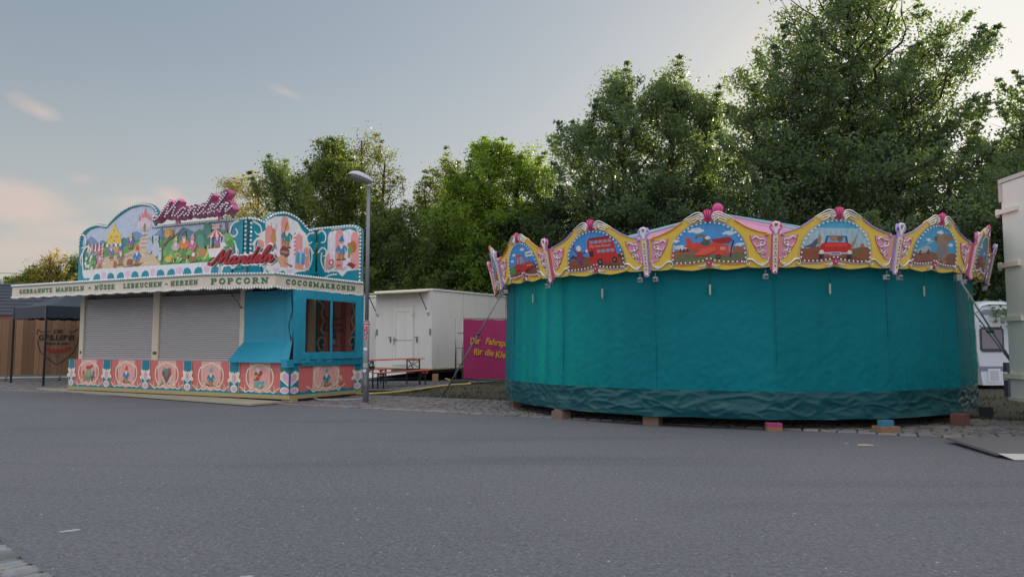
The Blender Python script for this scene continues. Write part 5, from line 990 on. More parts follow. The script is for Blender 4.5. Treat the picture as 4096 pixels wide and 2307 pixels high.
def pic_bear(a, out):
    scene_bg(a, out, D(60, 140, 180), D(120, 76, 60), .34)
    for c in ((.05, .7, .07), (.4, .5, .06), (.3, .64, .05), (-.25, .56, .05)): cloudlet(a, *c)
    BR_, BL_ = D(140, 110, 88), D(115, 108, 120)
    a.poly([(-.55, .36), (-.3, .46), (-.15, .44), (-.14, .37), (-.45, .3)], D(150, 155, 165)); wheel(a, -.2, .36, .035); wheel(a, -.42, .33, .04)
    a.ell(.2, .4, .16, .19, BR_); a.ell(.19, .38, .1, .13, BL_); a.ell(.1, .2, .07, .04, BR_); a.ell(.3, .2, .07, .04, BR_)
    a.ell(.18, .6, .17, .09, BR_, .12); a.ell(.02, .58, .08, .07, BR_); a.poly([(-.1, .62), (0, .64), (0, .55), (-.08, .57)], D(105, 75, 62)); a.ell(.3, .63, .14, .06, D(128, 100, 80), -.1); a.ell(.0, .66, .02, .03, BR_)
    for q in ((-.28, .48), (-.3, .53)): a.stroke([(-.1, .55), q], .008, D(200, 205, 210), 0)
def pic_sky(a, out): scene_bg(a, out, D(60, 130, 170), D(120, 80, 60), .36); [cloudlet(a, *c) for c in ((-.2, .6, .1), (.25, .5, .08))]; a.ell(.0, .35, .2, .1, RD2); wheel(a, -.1, .26, .05); wheel(a, .12, .26, .05)
pics = {-2: pic_car, -1: pic_bus, 0: pic_plane, 1: pic_red, 2: pic_bear}
trims = {-2: ORG, -1: PUR, 0: ORG, 1: PUR, 2: PUR}
generic = None
for k in range(-8, 8):
    al = A0+(k+.5)*ST
    if k in pics:
        bd = board(car, al, trims[k], pics[k], k in (0, 1))
        if k == -1: ftext(FB, 'Märchen-Reisen', -.09, .515, .085, D(215, 160, 150), 'bus_lettering', PAINT, bd, depth=.02, shear=.2, sx=.85)
    elif generic is None: generic = board(car, al, ORG, pic_sky); gk = k
    else:
        c = copy_tree(generic, car); m_ = Vector((math.cos(al), math.sin(al)))*RP*math.cos(ST/2); c.location = (m_.x, m_.y, ZB); c.rotation_euler = (0, 0, al+math.pi/2)
def make_post(col, col2):
    fr = lambda s_, z, d=0: Vector((s_, -d-LEAN*z, z))
    mb = MB(); CRM = D(202, 184, 165)
    mb.slab(fr, [(-.035, -.04), (.035, -.04), (.042, .56), (-.042, .56)], .02, .055, CRM); mb.slab(fr, [(-.065, -.02), (.065, -.02), (.06, .58), (-.06, .58)], -.03, .018, col)
    for k in range(5): z = .04+k*.11; mb.slab(fr, [(0, z-.018), (.014, z), (0, z+.018), (-.014, z)], .05, .06, D(80, 70, 60))
    for k in range(4): z = .095+k*.11; mb.tube([fr(.022*math.cos(t), z+.016*math.sin(t), .058) for t in (0, .8, 1.6, 2.4, 3.14)], .005, D(110, 90, 75), 4)
    po = mb.build('crown_post', PAINT, car)
    mb = MB()
    for s_ in (-1, 1):
        mb.tube([fr(s_*x, z, .03) for x, z in cat([(.03, .54), (.05, .62), (.085, .66), (.095, .71), (.06, .73), (.04, .69)], 3)], [.022-.0007*i for i in range(16)], col2, 6)
        mb.tube([fr(s_*x, z, .05) for x, z in cat([(.0, .56), (.02, .65), (.045, .72), (.03, .76), (0, .75)], 3)], .018, SLV, 6)
    mb.ball(fr(0, .745, .02), .05, col, 8, 6, (1, .6, 1)); mb.ball(fr(.06, .735, .01), .04, col, 8, 6, (1, .6, 1)); mb.ball(fr(-.06, .735, .01), .04, col, 8, 6, (1, .6, 1)); mb.tube([fr(0, .54, .03), fr(0, .66, .05)], .02, CRM, 6); mb.build('crown', PAINT, po)
    mb = MB(); mb.ball(fr(0, -.055, .03), .055, col, 8, 6, (1, .6, .8)); mb.ball(fr(0, -.055, .055), .035, SLV, 8, 6, (1, .6, .9)); mb.ball(fr(0, -.055, .075), .018, MAG, 8, 6); mb.build('foot', PAINT, po)
    for s_ in (-1, 1):
        if s_ < 0 or col is PUR: mb = MB(); mb.tube([(s_*.14, .02, -.02), (s_*.14, .02, -.1)], .012, D(90, 90, 92), 5); mb.box(s_*.14-.035, s_*.14+.035, -.01, .07, -.17, -.09, D(150, 152, 150)); mb.box(s_*.14-.03, s_*.14+.03, -.014, -.01, -.16, -.11, D(60, 62, 64)); mb.build('spotlight', PLASTIC, po)
    return po
PINKP = D(185, 80, 130)
protos = [make_post(PUR, D(165, 145, 195)), make_post(PINKP, D(195, 100, 150))]
first = [True, True]
for k in range(-8, 8):
    i = (k+100) % 2; i = 1-i if False else i     # k even -> pink side? set below
    i = 0 if k % 2 == 0 else 1
    i = {-3: 1, -2: 0, -1: 1, 0: 0, 1: 1, 2: 0, 3: 1, 4: 0}.get(k, i)
    al = A0+k*ST; p = protos[i] if first[i] else copy_tree(protos[i], car); first[i] = False
    p.location = (math.cos(al)*(RP+.02), math.sin(al)*(RP+.02), ZB); p.rotation_euler = (0, 0, al+math.pi/2)
# roof
mb = MB(); Rr, zr, Ra, za = RP-.25, 3.20, .16, 4.60; cp_ = D(178, 122, 146)
for k in range(NS):
    a0, a1 = A0+k*ST, A0+(k+1)*ST; n = 5; g = []
    for j in range(n+1):
        t = j/n; rr = Rr+(Ra-Rr)*t; zz = zr+(za-zr)*t-.06*math.sin(math.pi*t); g.append([(rr*math.cos(a0+(a1-a0)*u), rr*math.sin(a0+(a1-a0)*u), zz-.05*math.sin(math.pi*u)*(1-t)) for u in (0, .12, .5, .88, 1)])
    for j in range(n):
        for i in range(4): mb.add([g[j][i], g[j][i+1], g[j+1][i+1], g[j+1][i]], [(0, 1, 2, 3)], cp_)
mb.build('roof_canvas', FABRIC, car)
for k in range(NS):
    a0 = A0+k*ST; mb = MB(); mb.tube([(Rr*math.cos(a0), Rr*math.sin(a0), zr+.02), (.16*math.cos(a0), .16*math.sin(a0), za+.02)], .022, D(125, 160, 168), 6); mb.build('roof_rib', PAINT, car)
mb = MB(); mb.lathe((0, 0, za-.05), [(.2, 0), (.2, .08), (.07, .12), (.06, .16)], D(190, 90, 140), 16); mb.ball((0, 0, 4.78), .138, D(176, 62, 118), 20, 14); mb.build('ball_finial', PLASTIC, car)
mb = MB()
for k in range(NS):
    a0, a1 = A0+k*ST, A0+(k+1)*ST
    for z_ in (2.82, 3.2): mb.bar(((RP-.12)*math.cos(a0), (RP-.12)*math.sin(a0), z_), ((RP-.12)*math.cos(a1), (RP-.12)*math.sin(a1), z_), .05, .06, D(120, 118, 115))
    mb.bar(((RP-.12)*math.cos(a0), (RP-.12)*math.sin(a0), 2.8), ((RP-.12)*math.cos(a0), (RP-.12)*math.sin(a0), 3.2), .05, .05, D(120, 118, 115))
mb.build('frame_ring', METAL, car)
# platform, dark underside
mb = MB(); mb.lathe((0, 0, .25), [(4.6, 0), (5.0, .04), (5.0, .12), (.1, .12)], D(70, 50, 45), 32)
for k in range(0, NS): a0 = A0+k*ST; mb.bar((.3*math.cos(a0), .3*math.sin(a0), .22), (5.05*math.cos(a0), 5.05*math.sin(a0), .22), .1, .1, D(90, 60, 50))
mb.build('platform', WOOD, car)
# tarpaulin walls
RT = 5.26
def poly_r(th_, rr):
    u = ((th_-A0) % ST)-ST/2; return rr*math.cos(ST/2)/math.cos(u)
TC = (.0, .158, .188)
tarp_m = material('carousel_tarp', .6, var=.17, vscale=.8, bump=.3, bscale=6.5, stretch=(1, 1, .7), spec=.15)
hem_m = material('carousel_hem', .34, var=.18, vscale=2.5, bump=.25, bscale=6, stretch=(1, 1, 1.5), spec=.32)
def wall(name, z0f, z1, nz, mat, disp, colf, par):
    nu = NS*60; v = []; f = []; cols = []
    for j in range(nz+1):
        for i in range(nu):
            th_ = A0+2*math.pi*i/nu; z0 = z0f(th_); z = z0+(z1-z0)*j/nz; fc = (((th_-A0)/ST) % 1); r0 = poly_r(th_, RT)
            r0 = r0*.75+RT*.985*.25+disp(th_, z, fc, j/nz); v.append((r0*math.cos(th_), r0*math.sin(th_), z))
    for j in range(nz):
        for i in range(nu): i2 = (i+1) % nu; f.append((j*nu+i, j*nu+i2, (j+1)*nu+i2, (j+1)*nu+i)); cols.append(colf(A0+2*math.pi*i/nu, j/nz))
    mb = MB(); mb.add(v, f, cols, True); return mb.build(name, mat, par)
def dsp(th_, z, fc, t):
    s_ = th_*RT; k = round(math.degrees(th_-A0)/22.5)
    fold = noise.noise(Vector((s_*2.6, z*.14, 1)))*.024+noise.noise(Vector((s_*9, z*.2, 5)))*.008
    deg = math.degrees(th_)
    left = max(0, 1-abs(deg+150)/28)+max(0, 1-abs(deg+22)/18) if deg > -200 else 0
    dg = noise.noise(Vector((s_*1.8+z*1.1, z*1.7-s_*.8, 3))); dg2 = noise.noise(Vector((s_*2.6-z*2.4, z*2.1+s_*.9, 8)))
    ridge = (.5-abs(dg))*.5*.03+(.5-abs(dg2))**2*.035*(1.3-t)
    dg3 = noise.noise(Vector((s_*5+z*4.2, z*5-s_*2.2, 13))); dg4 = noise.noise(Vector((s_*4.4-z*4.8, z*4.4+s_*2.5, 23)))
    crease = (max(0, 1-abs(dg3)*7)*.006+max(0, 1-abs(dg4)*7)*.006)*(.5+1.2*(1-t))
    seam = -.003*math.exp(-((fc if fc < .5 else fc-1)*RT*ST/.03)**2)
    return fold*(1.5+2.0*left)+ridge*.55+crease*.9+seam-.015+.02*math.sin(z*2)
def hem_z(th_): return .205+.02*noise.noise(Vector((th_*9, 0, 2)))-.02*max(0, math.cos(th_+math.pi/2))
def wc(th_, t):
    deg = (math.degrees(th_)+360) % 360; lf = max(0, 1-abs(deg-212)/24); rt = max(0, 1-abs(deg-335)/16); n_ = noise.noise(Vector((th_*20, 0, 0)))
    g = 1+.55*lf*(.7+n_)+.4*rt*(.8+n_); gg = .10*lf*(.5+n_)+.05*rt; sh = .97 if int((th_-A0)/ST) % 2 else 1.03  # left and right arcs coloured lighter green to imitate backlight through the cloth
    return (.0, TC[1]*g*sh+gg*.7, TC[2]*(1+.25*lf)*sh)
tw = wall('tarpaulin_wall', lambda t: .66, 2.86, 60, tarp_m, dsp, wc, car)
def dsh(th_, z, fc, t):
    s_ = th_*RT; rg = lambda v, k: max(0, 1-abs(v)*k)**2
    a_ = noise.noise(Vector((s_*1.5+z*2.6, z*2.2-s_*.5, 2))); b_ = noise.noise(Vector((s_*1.9-z*3.2, z*3+s_*.6, 9))); c_ = noise.noise(Vector((s_*4+z*3, z*5, 4))); d_ = noise.noise(Vector((s_*.9, z*1.5, 14)))
    w_ = math.sin(math.pi*min(1, max(0, t)))**.5
    q_ = Vector((s_*2.1+z*1.7, z*4.6-s_*1.1, .3*noise.noise(Vector((s_*2, z*4, 1))))); F_ = noise.voronoi(q_)[0]; e_ = min(.32, F_[1]-F_[0])
    q2 = Vector((s_*4.6-z*4, z*7+s_*2.2, 5.)); G_ = noise.voronoi(q2)[0]; e2 = min(.3, G_[1]-G_[0])
    return (-e_*.065-e2*.022+rg(a_, 6)*.022+d_*.05+.015)*w_+.008
def hc(th_, t): n_ = noise.noise(Vector((th_*14, t*3, 0))); return (.004+.03*max(0, n_), .078+.035*n_, .09+.02*n_)
wall('tarpaulin_hem', hem_z, .665, 30, hem_m, dsh, hc, car)
for k in range(NS):
    a0 = A0+k*ST+.012; mb = MB(); P = [((RT*.996)*math.cos(a0), (RT*.996)*math.sin(a0), .68+j*.09) for j in range(25)]
    mb.tube(P, .005, (.0, .135, .16), 4); mb.build('seam', tarp_m, tw)
# hanging toggles, one under each board in view
for k in range(-3, 4):
    al = A0+(k+.5)*ST; rr = RT*math.cos(ST/2)+.05; mb = MB(); x, y = rr*math.cos(al), rr*math.sin(al); mb.tube([(x, y, 2.72), (x, y, 2.52)], .004, DARK, 4)
    mb.slab(frame((x, y, 0), (-math.sin(al), math.cos(al), 0), (math.cos(al), math.sin(al), 0)), [(-.012, 2.36), (0, 2.33), (.014, 2.36), (.018, 2.52), (-.014, 2.52)], -.008, .008, D(160, 152, 136)); mb.build('toggle', WOOD, car)
# brace poles
def pole(p0, p1, r_, name, kink=None):
    o = Vector((CX, CY, 0)); mb = MB(); a_, b_ = Vector(p0)-o, Vector(p1)-o; m_ = a_.lerp(b_, .35); mb.tube([a_, m_], r_*.6, D(150, 152, 154), 8); mb.tube([m_, b_], r_*.8, D(105, 108, 112), 8); mb.tube([m_-(b_-a_)*.012, m_+(b_-a_)*.012], r_*1.35, D(80, 80, 82), 8)
    mb.box(b_.x-.06, b_.x+.06, b_.y-.06, b_.y+.06, 0, .012, D(90, 85, 80)); mb.box(a_.x-.05, a_.x+.05, a_.y-.05, a_.y+.05, a_.z-.06, a_.z+.06, D(130, 130, 130)); return mb.build(name, PAINT, car)
pole((-.27, 17.95, 2.66), (-1.93, 20.52, 0), .026, 'brace_pole'); pole((8.19, 13.49, 2.69), (11.44, 16.0, 0), .028, 'brace_pole'); pole((10.55, 17.4, 2.72), (12.45, 17.4, 0), .028, 'brace_pole')
# timber blocks under the carousel
WD = D(150, 112, 90); WDD = D(110, 80, 68)
for k, (x, y, lx, ly, cols, lb) in enumerate([(.10, 17.25, .22, .2, [(WDD, .17, 1)], 'brown timber block under the far left hem of the carousel'), (.98, 14.84, .32, .24, [(D(104, 86, 78), .15, 1), (D(120, 98, 88), .05, .7)], 'worn brown block with a thin upper piece, second from left under the carousel'),
        (2.58, 13.67, .30, .24, [(D(114, 92, 80), .19, 1)], 'light brown timber block with a round knot under the bus side of the carousel'), (4.46, 12.71, .25, .2, [(D(122, 92, 70), .08, 1), (D(140, 52, 94), .06, 1)], 'timber block with a magenta painted upper half under the carousel'),
        (6.25, 12.47, .36, .24, [(D(118, 94, 74), .115, 1), (D(54, 108, 132), .095, .6)], 'stacked timber block with a light blue upper piece under the carousel'), (8.12, 13.51, .26, .22, [(D(100, 66, 60), .22, 1)], 'dark reddish timber block under the right hem of the carousel'), (9.68, 15.2, .26, .24, [(D(40, 42, 46), .2, 1)], 'dark block under the far right end of the carousel hem')]):
    block(x, y, lx, ly, 0, math.atan2(y-CY, x-CX)+math.pi/2, cols, lb, group='timber blocks under the carousel')
# ================================================================= street lamp
lamp = empty('street_lamp', (-3.64, 18.49, 0), 0, 'slim grey street lamp with a flat hood standing on the cobbles beside the stall', 'street lamp')
GP = D(108, 112, 118)
mb = MB(); mb.tube([(0, 0, 0), (0, 0, 2.0)], [.077, .073], GP, 16); mb.tube([(0, 0, 2.0), (0, 0, 2.06)], [.073, .05], GP, 16); mb.tube([(0, 0, 2.06), (0, 0, 5.42)], [.05, .044], GP, 16); mb.lathe((0, 0, 0), [(.12, 0), (.12, .02), (.085, .03)], D(80, 80, 80)); mb.build('pole', PAINT, lamp)
hd = Vector((-.72, -.70, .20)).normalized(); sdv = Vector((hd.y, -hd.x, 0)).normalized(); upv = sdv.cross(hd)*(1 if sdv.cross(hd).z > 0 else -1)
def lp(u, v, w_): return Vector((.03, .03, 5.58))+hd*u+sdv*v+upv*w_
prof = [(-.06, .06, .05), (.0, .095, .10), (.13, .125, .13), (.28, .145, .15), (.42, .145, .145), (.53, .115, .105), (.60, .065, .05)]
mb = MB(); v = []; n = 12
for u, hw, ht in prof:
    for k in range(n+1): t = math.pi*k/n; v.append(lp(u, -hw*math.cos(t), ht*math.sin(t)**.7*.9))
f = [(i*(n+1)+k, i*(n+1)+k+1, (i+1)*(n+1)+k+1, (i+1)*(n+1)+k) for i in range(len(prof)-1) for k in range(n)]
mb.add(v, f, D(172, 176, 180), True); mb.add([lp(prof[-1][0], -prof[-1][1]*math.cos(math.pi*k/n), prof[-1][2]*math.sin(math.pi*k/n)**.7*.9) for k in range(n+1)], [tuple(range(n+1))], D(185, 188, 190))
ring = [lp(u, -hw, 0) for u, hw, ht in prof]+[lp(u, hw, 0) for u, hw, ht in prof[::-1]]; ring.append(ring[0]); mb.tube(ring, .012, D(175, 178, 180), 5)
hood = mb.build('hood', PAINT, lamp)
mb = MB(); v = []
for u, hw, ht in prof[1:]:
    for k in range(n+1): t = math.pi*k/n; v.append(lp(u, -hw*.95*math.cos(t), -.115*math.sin(t)*(ht/.155)**.5))
f = [(i*(n+1)+k, (i+1)*(n+1)+k, (i+1)*(n+1)+k+1, i*(n+1)+k+1) for i in range(len(prof)-2) for k in range(n)]
mb.add(v, f, D(112, 112, 110), True); mb.build('lamp_glass', PLASTIC, lamp)
mb = MB(); mb.tube([(0, 0, 5.40), (.0, .0, 5.48), lp(.0, 0, -.02)], [.05, .055, .05], D(160, 164, 168), 12); mb.tube([(0, 0, 5.42), (0, 0, 5.445)], .058, D(70, 70, 74), 12); mb.build('collar', PAINT, lamp)
mb = MB()
for k in range(1): pass
for z, h, c, w_ in ((2.0, .085, D(200, 198, 195), 60), (1.9, .09, D(170, 50, 60), 40), (1.78, .06, D(175, 60, 70), 45), (1.66, .06, D(180, 60, 66), 40), (1.38, .07, D(200, 200, 198), 35), (1.0, .12, D(150, 150, 150), 60), (.84, .07, D(190, 192, 190), 35)):
    rr = .079 if z < 2 else .078; a0 = R(-100+rnd.uniform(-14, 14)); a1 = a0+R(w_ if z != 2.0 else 160); a0 = a0-R(w_ if z != 2.0 else 160)
    P = [(rr*math.cos(a0+(a1-a0)*k/8), rr*math.sin(a0+(a1-a0)*k/8)) for k in range(9)]
    mb = MB(); mb.add([(x, y, z-h) for x, y in P]+[(x, y, z) for x, y in P], [(k, k+1, k+10, k+9) for k in range(8)], c)
    if z == 2.0: rr += .002; P = [(rr*math.cos(a0+(a1-a0)*k/8), rr*math.sin(a0+(a1-a0)*k/8)) for k in range(9)]; mb.add([(x, y, z-h*.75) for x, y in P]+[(x, y, z-h*.25) for x, y in P], [(k, k+1, k+10, k+9) for k in range(8)], D(190, 30, 40))
    elif z in (1.9, 1.78, 1.66): rr += .002; P = [(rr*math.cos((a0+a1)/2+(a1-a0)*.3*(k/4-.5)), rr*math.sin((a0+a1)/2+(a1-a0)*.3*(k/4-.5))) for k in range(5)]; mb.add([(x, y, z-h*.7) for x, y in P]+[(x, y, z-h*.3) for x, y in P], [(k, k+1, k+6, k+5) for k in range(4)], D(205, 190, 190))
    mb.build('sticker', PAINT, lamp)
mb = MB(); mb.tube([(-.07, -.09, .35), (-.07, -.09, .75)], .012, GP, 5); mb.box(-.04, .04, -.088, -.078, .45, .72, D(105, 108, 112)); mb.build('service_hatch', PAINT, lamp)
# ================================================================= white trailers
Y2 = R(57); e1 = Vector((math.cos(Y2), math.sin(Y2), 0)); 
TX, TY = -3.1, 28.8
trl = empty('showman_trailer', (TX, TY, 0), Y2-math.pi/2, 'white box trailer with a door and a small awning behind the beer table', 'trailer')
# local: y runs along the long right side, x from the near corner to the right => left end face is y=0, x<0
Wd, Ln, zb, zt = 3.02, 6.3, .50, 3.55
WHT = D(196, 194, 188)
mb = MB(); mb.rbox(-Wd, 0, 0, Ln, zb, zt, WHT, .03); bdy = mb.build('body', PANEL, trl)
mb = MB(); mb.box(-Wd-.04, .05, -.05, Ln+.05, zt+.0, zt+.06, D(205, 205, 202)); mb.build('roof', PAINT, trl)
mb = MB()
for y in (2.0, 3.9, 5.6): mb.box(.001, .006, y-.008, y+.008, zb+.03, zt-.03, D(165, 163, 158))
mb.box(-Wd, .02, -.02, Ln, zb-.05, zb, D(150, 140, 110)); mb.build('trim', PAINT, trl)
def pxf(px, py):   # point on the end face
    return px, py
dr = MB(); DX0, DX1, DZ0, DZ1 = -2.0, -.98, .62, 2.92
dr.box(DX0-.06, DX1+.06, -.012, -.001, DZ0-.06, DZ1+.06, D(188, 186, 180)); dr.box(DX0, DX1, -.03, -.012, DZ0, DZ1, D(200, 198, 192)); door = dr.build('door', PANEL, trl)
mb = MB(); mb.box(DX0+.12, DX1-.02, -.036, -.031, 1.58, 1.62, D(160, 158, 152)); mb.box(DX0+.12, DX1-.14, -.034, -.031, 2.72, 2.735, D(150, 148, 142)); mb.box(DX0+.12, DX0+.135, -.034, -.031, .8, 2.72, D(150, 148, 142)); mb.build('door_panel_line', PAINT, door)
mb = MB(); mb.bar((DX0+.03, -.07, 1.63), (DX0+.2, -.07, 1.63), .03, .03, D(120, 120, 120)); mb.box(DX0+.02, DX0+.06, -.05, -.03, 1.4, 1.72, D(150, 150, 150)); mb.build('handle', METAL, door)
for z in (2.6, .85): mb = MB(); mb.box(DX1-.03, DX1+.05, -.055, -.03, z-.06, z+.06, D(175, 173, 168)); mb.build('hinge', PAINT, door)
mb = MB()
for k in range(24): mb.ball((-2.95+k*.127, -.004, zt-.06), .008, D(150, 148, 142), 6, 4)
for k in range(48): mb.ball((.004, .1+k*.128, zt-.06), .008, D(150, 148, 142), 6, 4); mb.ball((.004, .1+k*.128, zb+.05), .008, D(150, 148, 142), 6, 4)
mb.build('rivet_row', METAL, trl, kind='stuff')
mb = MB(); mb.box(-3.0, .0, -.008, -.0015, zt-.1, zt-.012, D(180, 178, 172)); mb.box(-.05, .008, -.008, -.0015, zb, zt-.1, D(182, 180, 174)); mb.build('edge_strip', PAINT, trl)
for x in (-2.2, -.8): mb = MB(); mb.tube([(x-.1, -.03, 1.72), (x+.03, -.04, 1.72), (x+.04, -.04, 1.5)], .014, D(90, 90, 90), 6); mb.box(x-.0, x+.06, -.03, -.004, 1.55, 1.75, D(160, 160, 158)); mb.build('locking_lever', METAL, trl)
for x in (-2.93, -.12): mb = MB(); mb.box(x-.02, x+.04, -.03, -.004, 1.8, 2.05, D(120, 120, 118)); mb.build('latch', METAL, trl)
mb = MB(); mb.bar((-1.75, -.03, zt-.02), (-1.75, -.62, zt-.09), 3.1, .03, D(180, 170, 130)); aw = mb.build('awning_flap', PANEL, trl)
for x in (-2.95, -.25): mb = MB(); mb.tube([(x, -.5, zt-.14), (x+.06, -.02, zt-.95)], .018, D(40, 40, 42), 6); mb.tube([(x+.05, -.12, zt-.78), (x+.065, -.02, zt-.97)], .03, D(190, 188, 184), 6); mb.build('gas_strut', METAL, aw)
mb = MB()
mb.box(-2.9, -.1, .2, 6.1, .34, .45, D(60, 58, 56)); mb.box(-1.9, -.95, -.25, .2, .3, .42, D(70, 68, 64)); mb.build('chassis', MATTE, trl)
for x in (-.3, -2.7):
    mb = MB(); mb.tube([(x-.1, 3.2, .33), (x+.1, 3.2, .33)], .33, D(30, 30, 32), 18); wh = mb.build('wheel', MATTE, trl); mb = MB(); mb.tube([(x+.1, 3.2, .33), (x+.112, 3.2, .33)], .18, D(150, 150, 150), 14); mb.build('rim', METAL, wh)
mb = MB(); mb.box(-.52, -.2, -.03, .0, .3, .47, D(150, 40, 40)); mb.build('tail_light', PLASTIC, trl); mb = MB(); mb.box(-2.85, -2.1, -.03, .0, .33, .46, D(150, 100, 90)); mb.build('tail_light', PLASTIC, trl)
mb = MB(); mb.bar((-2.85, -1.4, .02), (-2.85, .0, .3), .02, .02, WHT); mb.add([(-3.0, -1.5, .02), (-1.0, -.4, .3), (-1.0, -.02, .42), (-3.0, -.02, .42)], [(0, 1, 2, 3)], D(180, 178, 172)); mb.build('entrance_ramp', PANEL, trl)
block(-2.95, 28.6, .22, .22, .3, 0, [(D(140, 110, 80), .3, 1)], 'upright timber block under the near corner of the white trailer')
tr2 = empty('showman_trailer', (tx(1512, 31.5), 31.5, 0), Y2-math.pi/2, 'narrow strip of a second white trailer seen between the stall and the door trailer', 'trailer')
mb = MB(); mb.rbox(-3, 0, -.0, 4, .5, 3.45, D(185, 183, 176), .03); mb.build('body', PANEL, tr2); mb = MB(); mb.box(-3.04, .05, -.05, 4.05, 3.451, 3.53, D(200, 200, 196)); mb.build('roof', PAINT, tr2)
mb = MB(); mb.box(-2.9, -.1, .1, 3.9, 0, .49, D(45, 44, 44)); mb.build('chassis', MATTE, tr2); mb = MB(); mb.box(-.12, -.06, -.03, .0, 1.7, 1.95, D(110, 110, 108)); mb.build('latch', METAL, tr2)
# ================================================================= beer table set
def beer(name, x0, y0, x1, y1, h, wd_, label, cat_, grp=None):
    L = math.hypot(x1-x0, y1-y0); rz = math.atan2(y1-y0, x1-x0); t = empty(name, (x0, y0, 0), rz, label, cat_, grp); OR = D(166, 80, 62); LEG = D(34, 44, 56)
    mb = MB(); mb.rbox(0, L, -wd_/2, wd_/2, h-.03, h, OR, .012); mb.build('tabletop' if h > .6 else 'seat', WOOD, t)
    for x in (.32, L-.32):
        s_ = wd_/2-.04
        for y in (-s_, s_): mb = MB(); mb.bar((x, y, h-.03), (x, y, .0), .035, .035, LEG); mb.build('leg', PAINT, t)
        mb = MB(); mb.bar((x, -s_, h-.06), (x, s_, h-.06), .03, .03, LEG); mb.bar((x, -s_, h*.62), (x, s_, h-.08), .02, .02, LEG, (1, 0, 0)); mb.bar((x+.021, s_, h*.62), (x+.021, -s_, h-.08), .02, .02, LEG, (1, 0, 0)); mb.bar((x, -s_, h*.58), (x, s_, h*.58), .025, .025, LEG)
        mb.bar((x, 0, h*.58), (x+(.3 if x < 1 else -.3), 0, h-.04), .02, .02, LEG, (0, 1, 0)); mb.build('leg_brace', PAINT, t)
    return t
beer('beer_table', -4.98, 24.35, -3.50, 27.55, .93, .62, 'long orange beer table with dark folding legs in front of the white trailer', 'table')
beer('beer_bench', -4.42, 23.95, -3.08, 26.95, .53, .3, 'orange beer bench on the near right side of the long table', 'bench', 'beer benches by the table')
beer('beer_bench', -5.9, 24.9, -4.62, 27.7, .55, .3, 'orange beer bench on the far left side of the long table', 'bench', 'beer benches by the table')
attr_sheet('paving', [(-9.5, 23.2), (-2.9, 23.2+.2), (-1.9, 30), (-9.5, 30)], .0, ASPH)
# ================================================================= banner fence
bn = empty('banner_fence', (-1.93, 27.57, 0), R(7), 'magenta banner with yellow writing stretched on a metal fence panel', 'banner')
mb = MB(); v = []; f = []; nu, nv = 40, 20
for j in range(nv+1):
    for i in range(nu+1):
        u, t = i/nu*3.2, j/nv; v.append((.12+u, .02+.02*math.sin(u*3+t*2)+.012*math.sin(u*11)*(1-abs(2*t-1)), .16+t*2.2+.012*math.sin(u*8)*abs(2*t-1)))
f = [(j*(nu+1)+i, j*(nu+1)+i+1, (j+1)*(nu+1)+i+1, (j+1)*(nu+1)+i) for j in range(nv) for i in range(nu)]
mb.add(v, f, D(140, 38, 84), True); ban = mb.build('banner', FABRIC, bn)
frb = frame((0, -.025, 0), X, (0, -1, 0))
ftext(frb, 'Der', .36, 1.45, .33, D(180, 140, 48), 'banner_lettering', PAINT, ban, shear=.15, bold=.008, rot=.05, sx=.7)
ftext(frb, 'Fahrspaß', .92, 1.46, .33, D(180, 140, 48), 'banner_lettering', PAINT, ban, shear=.15, bold=.008, rot=-.13, sx=.85)
ftext(frb, 'für', .5, 1.04, .33, D(180, 140, 48), 'banner_lettering', PAINT, ban, shear=.15, bold=.008, rot=.08, sx=.85); ftext(frb, 'die', .9, 1.05, .33, D(180, 140, 48), 'banner_lettering', PAINT, ban, shear=.15, bold=.008, rot=-.15, sx=.85); ftext(frb, 'Kleinen', 1.3, .95, .33, D(180, 140, 48), 'banner_lettering', PAINT, ban, shear=.15, bold=.008, rot=-.04, sx=.85)
for x, y in ((.08, .0), (3.38, .0)): mb = MB(); mb.tube([(x, y, .05), (x, y, 2.46)], .022, D(150, 150, 150), 8); mb.build('fence_post', METAL, bn)
for z in (.12, 2.4): mb = MB(); mb.tube([(.06, .03, z), (3.4, .03, z)], .018, D(90, 90, 92), 6); mb.build('rail', METAL, bn)
for z in (.7, 1.3, 1.85): mb = MB(); mb.tube([(-.12, -.03, z), (.12, -.03, z)], .012, D(40, 40, 42), 6); mb.build('tie', MATTE, bn)
fp = empty('fence_post', (-2.08, 27.5, 0), 0, 'free standing thin metal fence pole with black mesh left of the magenta banner', 'pole')
mb = MB(); mb.tube([(0, 0, .05), (0, 0, 2.46)], .02, D(150, 150, 150), 8); mb.build('tube', METAL, fp); mb = MB(); mb.add([(-.05, .03, .3), (.0, .03, .25), (-.01, .03, 2.4), (-.03, .03, 2.4)], [(0, 1, 2, 3)], DARK); mb.build('mesh_edge', MATTE, fp)
mb = MB(); mb.rbox(-.36, .32, -.14, .14, 0, .14, D(62, 64, 70), .02); o = mb.build('ballast_block', CONCRETE, loc=(-1.92, 27.35, 0)); tag(o, 'dark heavy foot block holding the poles of the magenta banner', 'ballast block')
